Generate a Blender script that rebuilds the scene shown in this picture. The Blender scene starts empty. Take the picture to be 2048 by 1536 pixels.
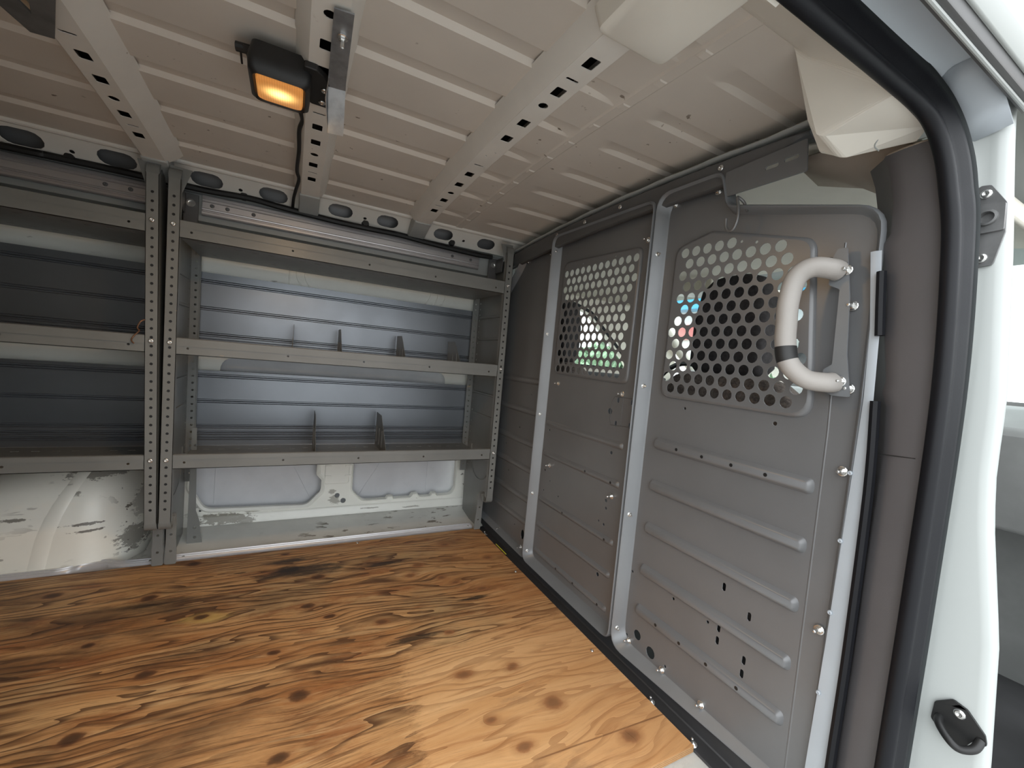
import bpy, bmesh, math, random
from mathutils import Vector, Matrix, Quaternion
random.seed(7)
PI = math.pi
scn = bpy.context.scene
COL = scn.collection

# ---------------------------------------------------------------- camera, sky, exposure
FPX = 841.3
cam_d = bpy.data.cameras.new('camera'); cam = bpy.data.objects.new('camera', cam_d); COL.objects.link(cam)
cam_d.sensor_width = 36.0; cam_d.lens = FPX / 2048 * 36.0; cam_d.clip_start = 0.02; cam_d.clip_end = 200
yaw, pitch, roll = math.radians(27.781), math.radians(-3.107), math.radians(5.231)
fw = Vector((math.sin(yaw) * math.cos(pitch), math.cos(yaw) * math.cos(pitch), math.sin(pitch)))
rt = Vector((math.cos(yaw), -math.sin(yaw), 0)); up = rt.cross(fw)
r2 = rt * math.cos(roll) + up * math.sin(roll); u2 = -rt * math.sin(roll) + up * math.cos(roll)
cam.matrix_world = Matrix(((r2.x, u2.x, -fw.x, 0), (r2.y, u2.y, -fw.y, 0), (r2.z, u2.z, -fw.z, 0.88), (0, 0, 0, 1)))
scn.camera = cam

world = bpy.data.worlds.new('overcast_sky'); scn.world = world; world.use_nodes = True
bg = world.node_tree.nodes['Background']
bg.inputs['Color'].default_value = (0.93, 0.97, 1.0, 1); bg.inputs['Strength'].default_value = 1.9

vs = scn.view_settings
vs.view_transform = 'Standard'; vs.look = 'None'; vs.exposure = 0.85; vs.gamma = 1.0; vs.use_curve_mapping = False

# ---------------------------------------------------------------- materials
class NT:
    def __init__(s, m):
        m.use_nodes = True; s.t = m.node_tree; s.b = s.t.nodes['Principled BSDF']
    def n(s, typ, **kw):
        nd = s.t.nodes.new(typ)
        for k, v in kw.items(): setattr(nd, k, v)
        return nd
    def l(s, a, b): s.t.links.new(a, b)
    def set(s, sock, v):
        if hasattr(v, 'is_output'): s.l(v, sock)
        else: sock.default_value = v
    def math(s, op, a, b=None, c=None, clamp=False):
        nd = s.n('ShaderNodeMath', operation=op, use_clamp=clamp)
        s.set(nd.inputs[0], a)
        if b is not None: s.set(nd.inputs[1], b)
        if c is not None: s.set(nd.inputs[2], c)
        return nd.outputs[0]
    def vmath(s, op, a, b=None):
        nd = s.n('ShaderNodeVectorMath', operation=op); s.set(nd.inputs[0], a)
        if b is not None: s.set(nd.inputs[1], b)
        return nd.outputs['Value'] if op in ('LENGTH', 'DISTANCE', 'DOT_PRODUCT') else nd.outputs[0]
    def mix(s, f, a, b, blend='MIX'):
        nd = s.n('ShaderNodeMix', data_type='RGBA', blend_type=blend)
        s.set(nd.inputs[0], f)
        for k, v in ((6, a), (7, b)):
            if isinstance(v, tuple): v = v if len(v) == 4 else v + (1,)
            s.set(nd.inputs[k], v)
        return nd.outputs[2]
    def coord(s, kind='Object'):
        return s.n('ShaderNodeTexCoord').outputs[kind]
    def mapv(s, v, scale=(1, 1, 1), loc=(0, 0, 0), rot=(0, 0, 0)):
        nd = s.n('ShaderNodeMapping'); s.l(v, nd.inputs[0])
        nd.inputs['Scale'].default_value = scale; nd.inputs['Location'].default_value = loc; nd.inputs['Rotation'].default_value = rot
        return nd.outputs[0]
    def noise(s, v, scale=5, detail=4, rough=.55, dist=0):
        nd = s.n('ShaderNodeTexNoise'); s.l(v, nd.inputs['Vector'])
        nd.inputs['Scale'].default_value = scale; nd.inputs['Detail'].default_value = detail
        nd.inputs['Roughness'].default_value = rough; nd.inputs['Distortion'].default_value = dist
        return nd.outputs[0]
    def step(s, v, lo, hi, a=0., b=1.):
        nd = s.n('ShaderNodeMapRange', interpolation_type='SMOOTHSTEP'); s.set(nd.inputs[0], v)
        for i, x in enumerate((lo, hi, a, b)): nd.inputs[i + 1].default_value = x
        return nd.outputs[0]
    def bump(s, h, strength=.2, dist=.002):
        nd = s.n('ShaderNodeBump'); nd.inputs['Strength'].default_value = strength; nd.inputs['Distance'].default_value = dist
        s.l(h, nd.inputs['Height']); s.l(nd.outputs[0], s.b.inputs['Normal'])

M = {}
def mat(key, col, rough=.5, metal=0., var=.08, nscale=6., bump=0., bscale=120., spec=.5, scuff=None, smudge=0.):
    m = bpy.data.materials.new(key); T = NT(m); M[key] = m
    co = T.coord()
    n1 = T.noise(co, nscale, 5)
    lo = tuple(c * (1 - var) for c in col); hi = tuple(min(1, c * (1 + var)) for c in col)
    c = T.mix(T.step(n1, .3, .7), lo, hi)
    if scuff:
        sc, amt, scol, stretch = scuff
        n2 = T.noise(T.mapv(co, stretch), sc, 3, .6)
        n3 = T.noise(co, 3.1, 2)
        f = T.math('MULTIPLY', T.step(n2, amt, amt + .03), T.step(n3, .45, .62))
        c = T.mix(f, c, scol)
    if smudge:
        n4 = T.noise(co, 14, 6, .7); c = T.mix(T.math('MULTIPLY', T.step(n4, .55, .75), smudge), c, tuple(x * .55 for x in col))
    T.l(c, T.b.inputs['Base Color'])
    T.b.inputs['Roughness'].default_value = rough; T.b.inputs['Metallic'].default_value = metal
    T.b.inputs['Specular IOR Level'].default_value = spec
    rr = T.step(T.noise(co, 9, 4), .3, .7, max(.02, rough - .015), min(1, rough + .025)); T.l(rr, T.b.inputs['Roughness'])
    if bump: T.bump(T.noise(co, bscale, 3), bump, .001)
    return m

mat('white_paint', (.84, .85, .79), .32, var=.03, scuff=(9, .66, (.22, .21, .19), (1, 1, 3.5)))
mat('white_scuffed', (.66, .66, .62), .4, var=.06, scuff=(11, .60, (.20, .18, .15), (1, 3.2, 3.2)), smudge=.35)
mat('white_arch', (.86, .85, .77), .34, var=.03, scuff=(8, .615, (.20, .18, .15), (1, 3.5, 3.5)))
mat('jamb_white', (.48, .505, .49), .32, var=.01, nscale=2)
mat('seal_grey', (.022, .025, .026), .7, var=.1, spec=.2)
mat('gutter_grey', (.50, .54, .58), .35, var=.05)
mat('outer_skin', (.64, .655, .68), .4, var=.06, smudge=.15)
mat('roof_paint', (.665, .615, .55), .42, var=.05, nscale=3, scuff=(34, .672, (.20, .16, .12), (1, 1, 1)))
mat('bow_paint', (.76, .735, .68), .38, var=.04, scuff=(16, .69, (.25, .17, .10), (1, 1, 1)))
mat('cream_paint', (.82, .79, .71), .4, var=.03)
mat('rail_grey', (.42, .44, .43), .4, var=.05)
mat('shelf_grey', (.198, .202, .192), .38, var=.07, scuff=(9, .70, (.36, .29, .2), (1, 4, 4)), spec=.5)
mat('galv_panel', (.20, .215, .235), .33, .6, var=.06, nscale=3, smudge=.12)
mat('bulk_grey', (.176, .178, .182), .32, .15, var=.05, nscale=4)
mat('bulk_dark', (.12, .12, .12), .45, .1, var=.05)
mat('rim_grey', (.215, .225, .235), .38, .2, var=.04)
mat('flange_blue', (.46, .50, .54), .35, var=.04)
mat('zinc', (.75, .75, .73), .25, .9, var=.1, nscale=60)
mat('alu', (.60, .58, .58), .34, .7, var=.04, nscale=8)
mat('alu_strip', (.66, .66, .68), .36, .35, var=.04, nscale=8)
mat('galv_steel', (.36, .38, .40), .42, .75, var=.18, nscale=30)
mat('steel_dark', (.22, .22, .22), .45, .6, var=.15, nscale=25)
mat('black_rubber', (.006, .0065, .009), .5, var=.1, spec=.3, bump=.1, bscale=300)
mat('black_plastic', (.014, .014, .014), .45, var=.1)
mat('black_cable', (.010, .010, .010), .55, var=.1)
mat('pillar_plastic', (.105, .098, .10), .5, var=.05, bump=.15, bscale=500, scuff=(40, .74, (.3, .28, .27), (1, 1, 1)))
mat('handle_plastic', (.37, .345, .32), .5, var=.05, bump=.1, bscale=400)
mat('tape_black', (.02, .02, .02), .5)
mat('headliner', (.62, .52, .43), .9, var=.05, bump=.2, bscale=300)
mat('cream_trim', (.82, .78, .68), .6, var=.03)
mat('seat_fabric', (.050, .046, .047), .9, var=.25, nscale=90, bump=.3, bscale=250)
mat('seat_back_carpet', (.15, .125, .11), .95, var=.35, nscale=140, bump=.5, bscale=300)
mat('dash_dark', (.04, .04, .042), .6, var=.1)
mat('dash_plastic', (.22, .225, .22), .6, var=.1)
mat('copper', (.42, .24, .15), .4, .8)
mat('yellow', (.72, .62, .05), .5)
mat('asphalt', (.34, .335, .325), .9, var=.2, nscale=30)
mat('building', (.66, .62, .54), .8, var=.05)
mat('wood_beam', (.45, .25, .10), .7, var=.15)
mat('roof_tile', (.35, .18, .10), .8, var=.15)
mat('leaf', (.22, .34, .20), .7, var=.45, nscale=4)
mat('trunk', (.12, .08, .05), .9, var=.2)
mat('car_paint', (.52, .55, .55), .5, 0., var=.03)
mat('car_glass', (.03, .035, .04), .1)
mat('tyre', (.02, .02, .02), .8)
mat('blue_sign', (.02, .36, .62), .5, var=.03)
mat('white_sign', (.75, .75, .75), .5, var=.03)
mat('red_sign', (.5, .03, .04), .5, var=.03)

def glass():
    m = bpy.data.materials.new('window_glass'); T = NT(m); M['glass'] = m
    out = T.t.nodes['Material Output']; tr = T.n('ShaderNodeBsdfTransparent'); tr.inputs[0].default_value = (.93, .97, .96, 1)
    gl = T.n('ShaderNodeBsdfGlossy'); gl.inputs['Roughness'].default_value = .02
    fr = T.n('ShaderNodeLayerWeight'); fr.inputs[0].default_value = .5
    mx = T.n('ShaderNodeMixShader'); T.l(T.math('MULTIPLY_ADD', T.math('POWER', fr.outputs['Facing'], 4.0), .35, .02), mx.inputs[0]); T.l(tr.outputs[0], mx.inputs[1]); T.l(gl.outputs[0], mx.inputs[2])
    T.l(mx.outputs[0], out.inputs[0])
glass()

def lens():
    m = bpy.data.materials.new('amber_lens'); T = NT(m); M['lens'] = m
    co = T.coord()
    d = T.vmath('LENGTH', T.mapv(co, (20, 26, 0), (0, 0, 0)))
    f = T.step(d, .05, 1.1, 1., 0.)
    wv = T.n('ShaderNodeTexWave', wave_type='BANDS', bands_direction='X'); T.l(co, wv.inputs[0]); wv.inputs['Scale'].default_value = 70
    T.bump(wv.outputs[1], .4, .001)
    T.b.inputs['Base Color'].default_value = (.55, .25, .08, 1); T.b.inputs['Roughness'].default_value = .2
    c = T.mix(f, (.85, .32, .07), (1., .66, .22)); T.l(c, T.b.inputs['Emission Color'])
    fw_ = T.math('MULTIPLY', T.math('ADD', T.math('MULTIPLY', T.math('POWER', f, 2.2), 1.5), .28), T.step(wv.outputs[1], 0, 1, .8, 1.))
    T.l(fw_, T.b.inputs['Emission Strength'])
lens()

# plywood: grain along X, knots, stains, a cleaner newer-looking area by the door corner
KNOTS = [(.02,1.86),(-.28,1.87),(.60,1.84),(.74,1.80),(.66,1.77),(-.36,1.66),(-.20,1.50),(.13,1.64),(.09,1.46),(.15,1.38),(-.44,1.45),
         (.50,1.62),(.56,1.50),(.60,1.45),(.68,1.38),(.45,1.55),(.0,1.26),(.06,1.08),(-.28,1.28),(-.36,1.12),(.48,1.18),(.46,1.00),(.60,.98),
         (.47,.84),(.64,.83),(.51,.75),(-.46,.98),(-.18,.88),(.02,.92),(.80,1.60),(.30,.72),(.76,.68),(-.7,1.6),(-.8,1.3),(-.62,1.76),(.3,1.3)]
def plywood():
    m = bpy.data.materials.new('plywood'); T = NT(m); M['ply'] = m
    co = T.mapv(T.coord(), (1, 1, 1), (-.3, 1.25, 0))
    sep = T.n('ShaderNodeSeparateXYZ'); T.l(co, sep.inputs[0]); x, y = sep.outputs[0], sep.outputs[1]
    rag = T.noise(T.mapv(co, (1, 1.6, 1)), 26, 4, .6)
    yd = None; kd = None
    for i, (kx, ky) in enumerate(KNOTS):
        rx = .017 + .012 * ((i * 37) % 10) / 10; ry = rx * (.55 + .3 * ((i * 53) % 7) / 7)
        dx = T.math('MULTIPLY', T.math('SUBTRACT', x, kx), 1 / rx); dy0 = T.math('SUBTRACT', y, ky); dy = T.math('MULTIPLY', dy0, 1 / ry)
        d2 = T.math('ADD', T.math('MULTIPLY', dx, dx), T.math('MULTIPLY', dy, dy))
        kd = d2 if kd is None else T.math('MINIMUM', kd, d2)
        g = T.math('DIVIDE', T.math('MULTIPLY', dy0, -.80), T.math('ADD', 1.0, T.math('MULTIPLY', d2, .12)))
        yd = g if yd is None else T.math('ADD', yd, g)
    yy = T.math('ADD', T.math('ADD', y, yd), T.math('MULTIPLY', x, .03))
    cb = T.n('ShaderNodeCombineXYZ'); T.l(x, cb.inputs[0]); T.l(yy, cb.inputs[1]); g0 = cb.outputs[0]
    n_a = T.noise(T.mapv(g0, (.9, 13, 1)), 1.0, 6, .62)                 # broad bands of the veneer
    n_b = T.noise(T.mapv(g0, (2.6, 62, 1), (4, 9, 0)), 1.0, 6, .68)     # streaks
    n_c = T.noise(T.mapv(g0, (9, 260, 1), (1, 3, 0)), 1.0, 4, .7)       # fibres
    n_d = T.noise(T.mapv(co, (2.0, 4.2, 1), (5.5, 2.5, 0)), 1.4, 6, .68)  # wear and dirt
    n_e = T.noise(T.mapv(co, (2.6, 7.5, 1), (9.3, 4.1, 0)), 1.5, 6, .7)
    n_f = T.noise(T.mapv(co, (1.2, 2.4, 1), (2.3, 7.7, 0)), 1.5, 4, .6)
    # growth ring lines
    ph = T.math('ADD', T.math('MULTIPLY', yy, 34.0), T.math('MULTIPLY', T.noise(T.mapv(g0, (.75, 4.5, 1), (3, 1, 0)), 1.0, 4, .55), 15.0))
    fr = T.math('FRACT', ph)
    line = T.math('MULTIPLY', T.math('MULTIPLY', T.step(fr, .50, .97), T.step(fr, 1., .985)), T.step(n_f, .34, .52))
    c = T.mix(T.step(n_a, .34, .66), (.46, .20, .066), (.72, .41, .175))
    c = T.mix(T.math('MULTIPLY', T.step(n_f, .47, .64), .62), c, (.53, .36, .175))
    c = T.mix(T.math('MULTIPLY', T.step(n_e, .52, .66), .75), c, (.345, .125, .040))
    c = T.mix(T.math('MULTIPLY', T.step(n_b, .51, .63), .72), c, (.17, .072, .027))
    c = T.mix(T.math('MULTIPLY', T.step(n_b, .45, .33), .6), c, (.76, .50, .25))
    c = T.mix(T.math('MULTIPLY', line, .88), c, (.085, .034, .014))
    c = T.mix(T.math('MULTIPLY', T.step(n_c, .52, .66), .6), c, (.15, .068, .03))
    c = T.mix(T.math('MULTIPLY', T.step(n_c, .44, .30), .35), c, (.68, .47, .25))
    gm = T.math('MULTIPLY', T.step(n_d, .47, .70), T.step(x, .55, -.40, .18, .62))
    c = T.mix(gm, c, (.060, .036, .021))
    def ell(cx_, cy_, rx, ry, wob=.5, wscale=9):
        dx = T.math('MULTIPLY', T.math('SUBTRACT', x, cx_), 1 / rx); dy = T.math('MULTIPLY', T.math('SUBTRACT', y, cy_), 1 / ry)
        d = T.math('SQRT', T.math('ADD', T.math('MULTIPLY', dx, dx), T.math('MULTIPLY', dy, dy)))
        nz = T.noise(T.mapv(co, (1, 3.2, 1)), wscale, 6, .75)
        return T.step(T.math('ADD', d, T.math('MULTIPLY', T.math('SUBTRACT', nz, .5), wob * 4)), .4, 1.2, 1., 0.)
    c = T.mix(T.math('MULTIPLY', ell(-.19, 1.49, .07, .030), .75), c, (.66, .45, .14))
    # cleaner, paler area by the door corner with a ragged edge
    e1 = T.math('ADD', x, T.math('ADD', T.math('MULTIPLY', T.math('SUBTRACT', T.noise(T.mapv(co, (1, 3, 1)), 14, 6, .75), .5), .22), T.math('MULTIPLY', y, -.10)))
    e2 = T.math('ADD', y, T.math('MULTIPLY', T.math('SUBTRACT', T.noise(T.mapv(co, (1, 4, 1)), 6, 6, .75), .5), .26))
    cl = T.math('MULTIPLY', T.step(e1, .18, .235), T.step(e2, 1.17, 1.09))
    pale = T.mix(T.step(n_a, .25, .75), (.68, .35, .135), (.88, .54, .26))
    pale = T.mix(T.math('MULTIPLY', T.step(n_b, .51, .64), .6), pale, (.50, .21, .068))
    pale = T.mix(T.math('MULTIPLY', line, .40), pale, (.36, .15, .05))
    pale = T.mix(T.math('MULTIPLY', T.step(n_c, .52, .72), .35), pale, (.50, .28, .13))
    pale = T.mix(T.math('MULTIPLY', T.step(n_d, .55, .72), .6), pale, (.27, .155, .085))
    c = T.mix(T.math('MULTIPLY', cl, .85), c, pale)
    c = T.mix(T.math('MULTIPLY', T.step(x, .45, .80), .30), c, (.60, .27, .10))
    # knots: ragged dark eye with a reddish rim
    kn = T.math('ADD', T.math('SQRT', kd), T.math('MULTIPLY', T.math('SUBTRACT', rag, .5), 1.1))
    kc = T.mix(T.step(kn, .25, .95), (.075, .028, .013), (.30, .12, .045))
    kc = T.mix(T.step(x, .2, .4), T.mix(.55, kc, (.030, .016, .010)), T.mix(.35, kc, (.55, .25, .10)))
    c = T.mix(T.math('MULTIPLY', T.step(kn, 1.9, .9), .35), c, (.30, .115, .04))
    c = T.mix(T.math('MULTIPLY', T.step(kn, 1.12, .70), .88), c, kc)
    for a in ((.05, 1.80, .09, .028), (.08, 1.70, .14, .05), (.04, 1.73, .05, .03), (-.45, 1.60, .22, .05), (-.30, 1.62, .12, .03), (-.62, 1.40, .20, .05), (.35, 1.67, .10, .02), (.38, 1.19, .10, .016), (.62, 1.33, .08, .012)):
        c = T.mix(T.math('MULTIPLY', ell(*a, wob=.6, wscale=8), .86 if a[0] > 0 else .5), c, (.018, .014, .012))
    sl = T.math('ABSOLUTE', T.math('SUBTRACT', T.math('ADD', y, T.math('MULTIPLY', x, .05)), .738)); c = T.mix(T.math('MULTIPLY', T.math('MULTIPLY', T.step(sl, .003, .0008), T.step(x, .50, .54)), .7), c, (.20, .08, .03))
    T.l(c, T.b.inputs['Base Color']); T.b.inputs['Roughness'].default_value = .6
    h = T.math('ADD', T.math('MULTIPLY', n_c, .5), T.math('MULTIPLY', line, -.6)); T.bump(h, .4, .002)
plywood()
def plyedge():
    m = bpy.data.materials.new('plywood_edge'); T = NT(m); M['ply_edge'] = m
    co = T.coord(); sp = T.n('ShaderNodeSeparateXYZ'); T.l(co, sp.inputs[0])
    f = T.step(T.math('FRACT', T.math('MULTIPLY', sp.outputs[2], 230)), .4, .6)
    c = T.mix(f, (.38, .18, .07), (.62, .38, .17)); c = T.mix(T.math('MULTIPLY', T.noise(co, 80, 3), .5), c, (.2, .09, .04))
    T.l(c, T.b.inputs['Base Color']); T.b.inputs['Roughness'].default_value = .8
plyedge()

# ---------------------------------------------------------------- mesh helpers
def poly(cx, cy, r, n=12, ry=None, ph=0.):
    ry = r if ry is None else ry
    return [(cx + r * math.cos(ph + 2 * PI * i / n), cy + ry * math.sin(ph + 2 * PI * i / n)) for i in range(n)]
def rect(a0, b0, a1, b1): return [(a0, b0), (a1, b0), (a1, b1), (a0, b1)]
def rounded(pts, r=.02, n=5):
    out = []; N = len(pts)
    for i in range(N):
        p = Vector(pts[i]); a = Vector(pts[i - 1]); b = Vector(pts[(i + 1) % N])
        ri = r[i] if isinstance(r, (list, tuple)) else r
        da = (a - p); db = (b - p); la, lb = da.length, db.length; da.normalize(); db.normalize()
        ang = math.acos(max(-1, min(1, da.dot(db)))); t = min(ri / max(math.tan(ang / 2), 1e-4), la * .48, lb * .48)
        if ri <= 0 or ang > 3.1:
            out += [tuple(p)] * (n + 1); continue
        s, e = p + da * t, p + db * t
        for k in range(n + 1):
            u = k / n; out.append(tuple((1 - u) ** 2 * s + 2 * u * (1 - u) * p + u * u * e))
    return out
def dedup(pts):
    o = []
    for p in pts:
        if not o or (Vector(p) - Vector(o[-1])).length > 1e-5: o.append(p)
    if (Vector(o[0]) - Vector(o[-1])).length < 1e-5: o.pop()
    return o
def inset(pts, d):
    N = len(pts); area = sum(pts[i - 1][0] * pts[i][1] - pts[i][0] * pts[i - 1][1] for i in range(N)); sgn = 1 if area > 0 else -1
    dd = d if isinstance(d, (list, tuple)) else [d] * N
    out = []
    for i in range(N):
        p = Vector(pts[i]); a = Vector(pts[i - 1]); b = Vector(pts[(i + 1) % N])
        e1 = (p - a).normalized(); e2 = (b - p).normalized()
        n1 = Vector((-e1.y, e1.x)) * sgn; n2 = Vector((-e2.y, e2.x)) * sgn
        d1, d2 = dd[i - 1], dd[i]
        cr = e1.x * e2.y - e1.y * e2.x
        q1 = p + n1 * d1; q2 = p + n2 * d2
        if abs(cr) < 1e-4: out.append(tuple(q1)); continue
        t = ((q2 - q1).x * e2.y - (q2 - q1).y * e2.x) / cr
        out.append(tuple(q1 + e1 * t))
    return out
def densify(pts, step):
    o = []
    for i in range(len(pts)):
        a = Vector(pts[i]); b = Vector(pts[(i + 1) % len(pts)]); k = max(1, int((b - a).length / step))
        o += [tuple(a + (b - a) * j / k) for j in range(k)]
    return o
def pip(p, pts):
    x, y = p; c = False; j = len(pts) - 1
    for i in range(len(pts)):
        xi, yi = pts[i]; xj, yj = pts[j]
        if (yi > y) != (yj > y) and x < (xj - xi) * (y - yi) / (yj - yi) + xi: c = not c
        j = i
    return c
AX = {'yz': lambda a, b, c: (c, a, b), 'xz': lambda a, b, c: (a, c, b), 'xy': lambda a, b, c: (a, b, c)}
def plate(outline, holes, t, plane='yz', at=0., fn=None):
    """a sheet with real holes; front at coordinate `at`, thickness t"""
    cu = bpy.data.curves.new('tmp', 'CURVE'); cu.dimensions = '2D'; cu.fill_mode = 'BOTH'; cu.extrude = abs(t) / 2
    for pts in [dedup(outline)] + [dedup(h) for h in holes]:
        sp = cu.splines.new('POLY'); sp.points.add(len(pts) - 1); sp.use_cyclic_u = True
        for i, p in enumerate(pts): sp.points[i].co = (p[0], p[1], 0, 1)
    ob = bpy.data.objects.new('tmp', cu); me = bpy.data.meshes.new_from_object(ob)
    bpy.data.objects.remove(ob); bpy.data.curves.remove(cu)
    f = fn or AX[plane]
    for v in me.vertices:
        v.co = f(v.co.x, v.co.y, at + t / 2 + v.co.z)
    bm = bmesh.new(); bm.from_mesh(me); bmesh.ops.remove_doubles(bm, verts=bm.verts, dist=1e-6); bmesh.ops.recalc_face_normals(bm, faces=bm.faces); bm.to_mesh(me); bm.free()
    me.materials.clear()
    return me
class MB:
    def __init__(s): s.v = []; s.f = []
    def add(s, vs, fs):
        o = len(s.v); s.v += [tuple(v) for v in vs]; s.f += [[i + o for i in f] for f in fs]; return s
    def me(s, me):
        return s.add([v.co for v in me.vertices], [list(p.vertices) for p in me.polygons])
    def box(s, a, b):
        x0, y0, z0 = a; x1, y1, z1 = b
        return s.add([(x0,y0,z0),(x1,y0,z0),(x1,y1,z0),(x0,y1,z0),(x0,y0,z1),(x1,y0,z1),(x1,y1,z1),(x0,y1,z1)],
                     [[0,3,2,1],[4,5,6,7],[0,1,5,4],[1,2,6,5],[2,3,7,6],[3,0,4,7]])
    def loft(s, rings, closed=True, cap=(True, True)):
        n = len(rings[0]); vs = [v for r in rings for v in r]; fs = []
        for i in range(len(rings) - 1):
            for j in range(n if closed else n - 1):
                k = (j + 1) % n; fs.append([i * n + j, i * n + k, (i + 1) * n + k, (i + 1) * n + j])
        if closed and cap[0]: fs.append(list(range(n))[::-1])
        if closed and cap[1]: fs.append([(len(rings) - 1) * n + j for j in range(n)])
        return s.add(vs, fs)
    def prism(s, prof, plane, c0, c1):
        f = AX[plane]; return s.loft([[f(a, b, c0) for a, b in prof], [f(a, b, c1) for a, b in prof]])
    def tube(s, path, r, n=8, ry=None, upv=Vector((0, 0, 1)), cap=True, sl=None):
        P = [Vector(p) for p in path]; rings = []; a = None
        for i, p in enumerate(P):
            t = (P[min(i + 1, len(P) - 1)] - P[max(i - 1, 0)]).normalized()
            if a is None:
                a = t.cross(upv)
                if a.length < .2: a = t.cross(Vector((0, 1, 0)) if abs(t.y) < .8 else Vector((1, 0, 0)))
            a = (a - t * a.dot(t)).normalized(); b = a.cross(t).normalized()
            rr = r[i] if isinstance(r, (list, tuple)) else r
            rb = rr if ry is None else ry
            rings.append([p + a * rr * math.cos(2 * PI * k / n) + b * rb * math.sin(2 * PI * k / n) for k in range(n)])
        if sl: rings = rings[sl[0]:sl[1]]
        return s.loft(rings, True, (cap, cap))
    def sheet(s, rows): return s.loft(rows, False)
    def mesh(s, name='m'):
        me = bpy.data.meshes.new(name); me.from_pydata(s.v, [], s.f); me.update()
        bm = bmesh.new(); bm.from_mesh(me); bmesh.ops.remove_doubles(bm, verts=bm.verts, dist=1e-6)
        bmesh.ops.recalc_face_normals(bm, faces=bm.faces); bm.to_mesh(me); bm.free(); return me
def spline(pts, k=6):
    P = [Vector(p) for p in pts]; out = []
    for i in range(len(P) - 1):
        p0, p1, p2, p3 = P[max(i - 1, 0)], P[i], P[i + 1], P[min(i + 2, len(P) - 1)]
        for j in range(k):
            t = j / k
            out.append(.5 * ((2 * p1) + (-p0 + p2) * t + (2 * p0 - 5 * p1 + 4 * p2 - p3) * t * t + (-p0 + 3 * p1 - 3 * p2 + p3) * t ** 3))
    out.append(P[-1]); return out

BASE = {}
def thing(name, label=None, cat=None, loc=(0, 0, 0), group=None, kind=None):
    o = bpy.data.objects.new(name, None); COL.objects.link(o); o.location = loc; o.empty_display_size = .05
    BASE[o] = Vector(loc); tag(o, label, cat, group, kind); return o
def tag(o, label=None, cat=None, group=None, kind=None):
    if label: o['label'] = label
    if cat: o['category'] = cat
    if group: o['group'] = group
    if kind: o['kind'] = kind
    return o
def obj(name, me, material, parent=None, smooth=35, bevel=0., solid=0., label=None, segs=2):
    """mesh given in world coordinates; stored relative to the parent's base"""
    if isinstance(me, MB): me = me.mesh(name)
    b = BASE[parent] if parent else Vector((0, 0, 0))
    if parent is None:
        xs = [v.co for v in me.vertices]
        b = Vector((sum(v.x for v in xs) / len(xs), sum(v.y for v in xs) / len(xs), min(v.z for v in xs)))
    me.transform(Matrix.Translation(-b)); me.name = name
    o = bpy.data.objects.new(name, me); COL.objects.link(o)
    if parent: o.parent = parent
    else: o.location = b
    BASE[o] = b
    me.materials.clear(); me.materials.append(M[material] if isinstance(material, str) else material)
    if smooth:
        me.polygons.foreach_set('use_smooth', [True] * len(me.polygons)); me.set_sharp_from_angle(angle=math.radians(smooth))
    if solid:
        md = o.modifiers.new('solid', 'SOLIDIFY'); md.thickness = solid; md.offset = 0
    if bevel:
        md = o.modifiers.new('bevel', 'BEVEL'); md.width = bevel; md.segments = segs; md.limit_method = 'ANGLE'; md.angle_limit = math.radians(40); md.harden_normals = False
    if label: o['label'] = label
    return o
def inst(name, me, material, parent, loc, direction=(0, 0, 1), roll_=0.):
    o = bpy.data.objects.new(name, me); COL.objects.link(o); o.parent = parent
    o.location = Vector(loc) - BASE[parent]; q = Vector(direction).to_track_quat('Z', 'Y')
    o.rotation_euler = (q @ Quaternion((0, 0, 1), roll_)).to_euler()
    if not me.materials: me.materials.append(M[material])
    BASE[o] = Vector(loc); return o
def chips(o, key, spots, col=(.27, .26, .22)):
    m = M[key].copy(); m.name = key + '_chipped'; T = NT.__new__(NT); T.t = m.node_tree; T.b = m.node_tree.nodes['Principled BSDF']
    src = T.b.inputs['Base Color'].links[0].from_socket; b = BASE[o]
    co = T.mapv(T.coord(), (1, 1, 1), tuple(b)); sp_ = T.n('ShaderNodeSeparateXYZ'); T.l(co, sp_.inputs[0]); c = src
    for x0, z0, rx, rz, f in spots:
        dx = T.math('MULTIPLY', T.math('SUBTRACT', sp_.outputs[0], x0), 1 / rx); dz = T.math('MULTIPLY', T.math('SUBTRACT', sp_.outputs[2], z0), 1 / rz)
        d = T.math('SQRT', T.math('ADD', T.math('MULTIPLY', dx, dx), T.math('MULTIPLY', dz, dz)))
        nz = T.noise(T.mapv(co, (1, 1, 2.4)), 30, 6, .75)
        k = T.step(T.math('ADD', d, T.math('MULTIPLY', T.math('SUBTRACT', nz, .5), 3.4)), .75, .95, f, 0.); c = T.mix(k, c, col)
    T.l(c, T.b.inputs['Base Color']); o.data.materials[0] = m
def struct(o): o['kind'] = 'structure'; return o

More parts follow.
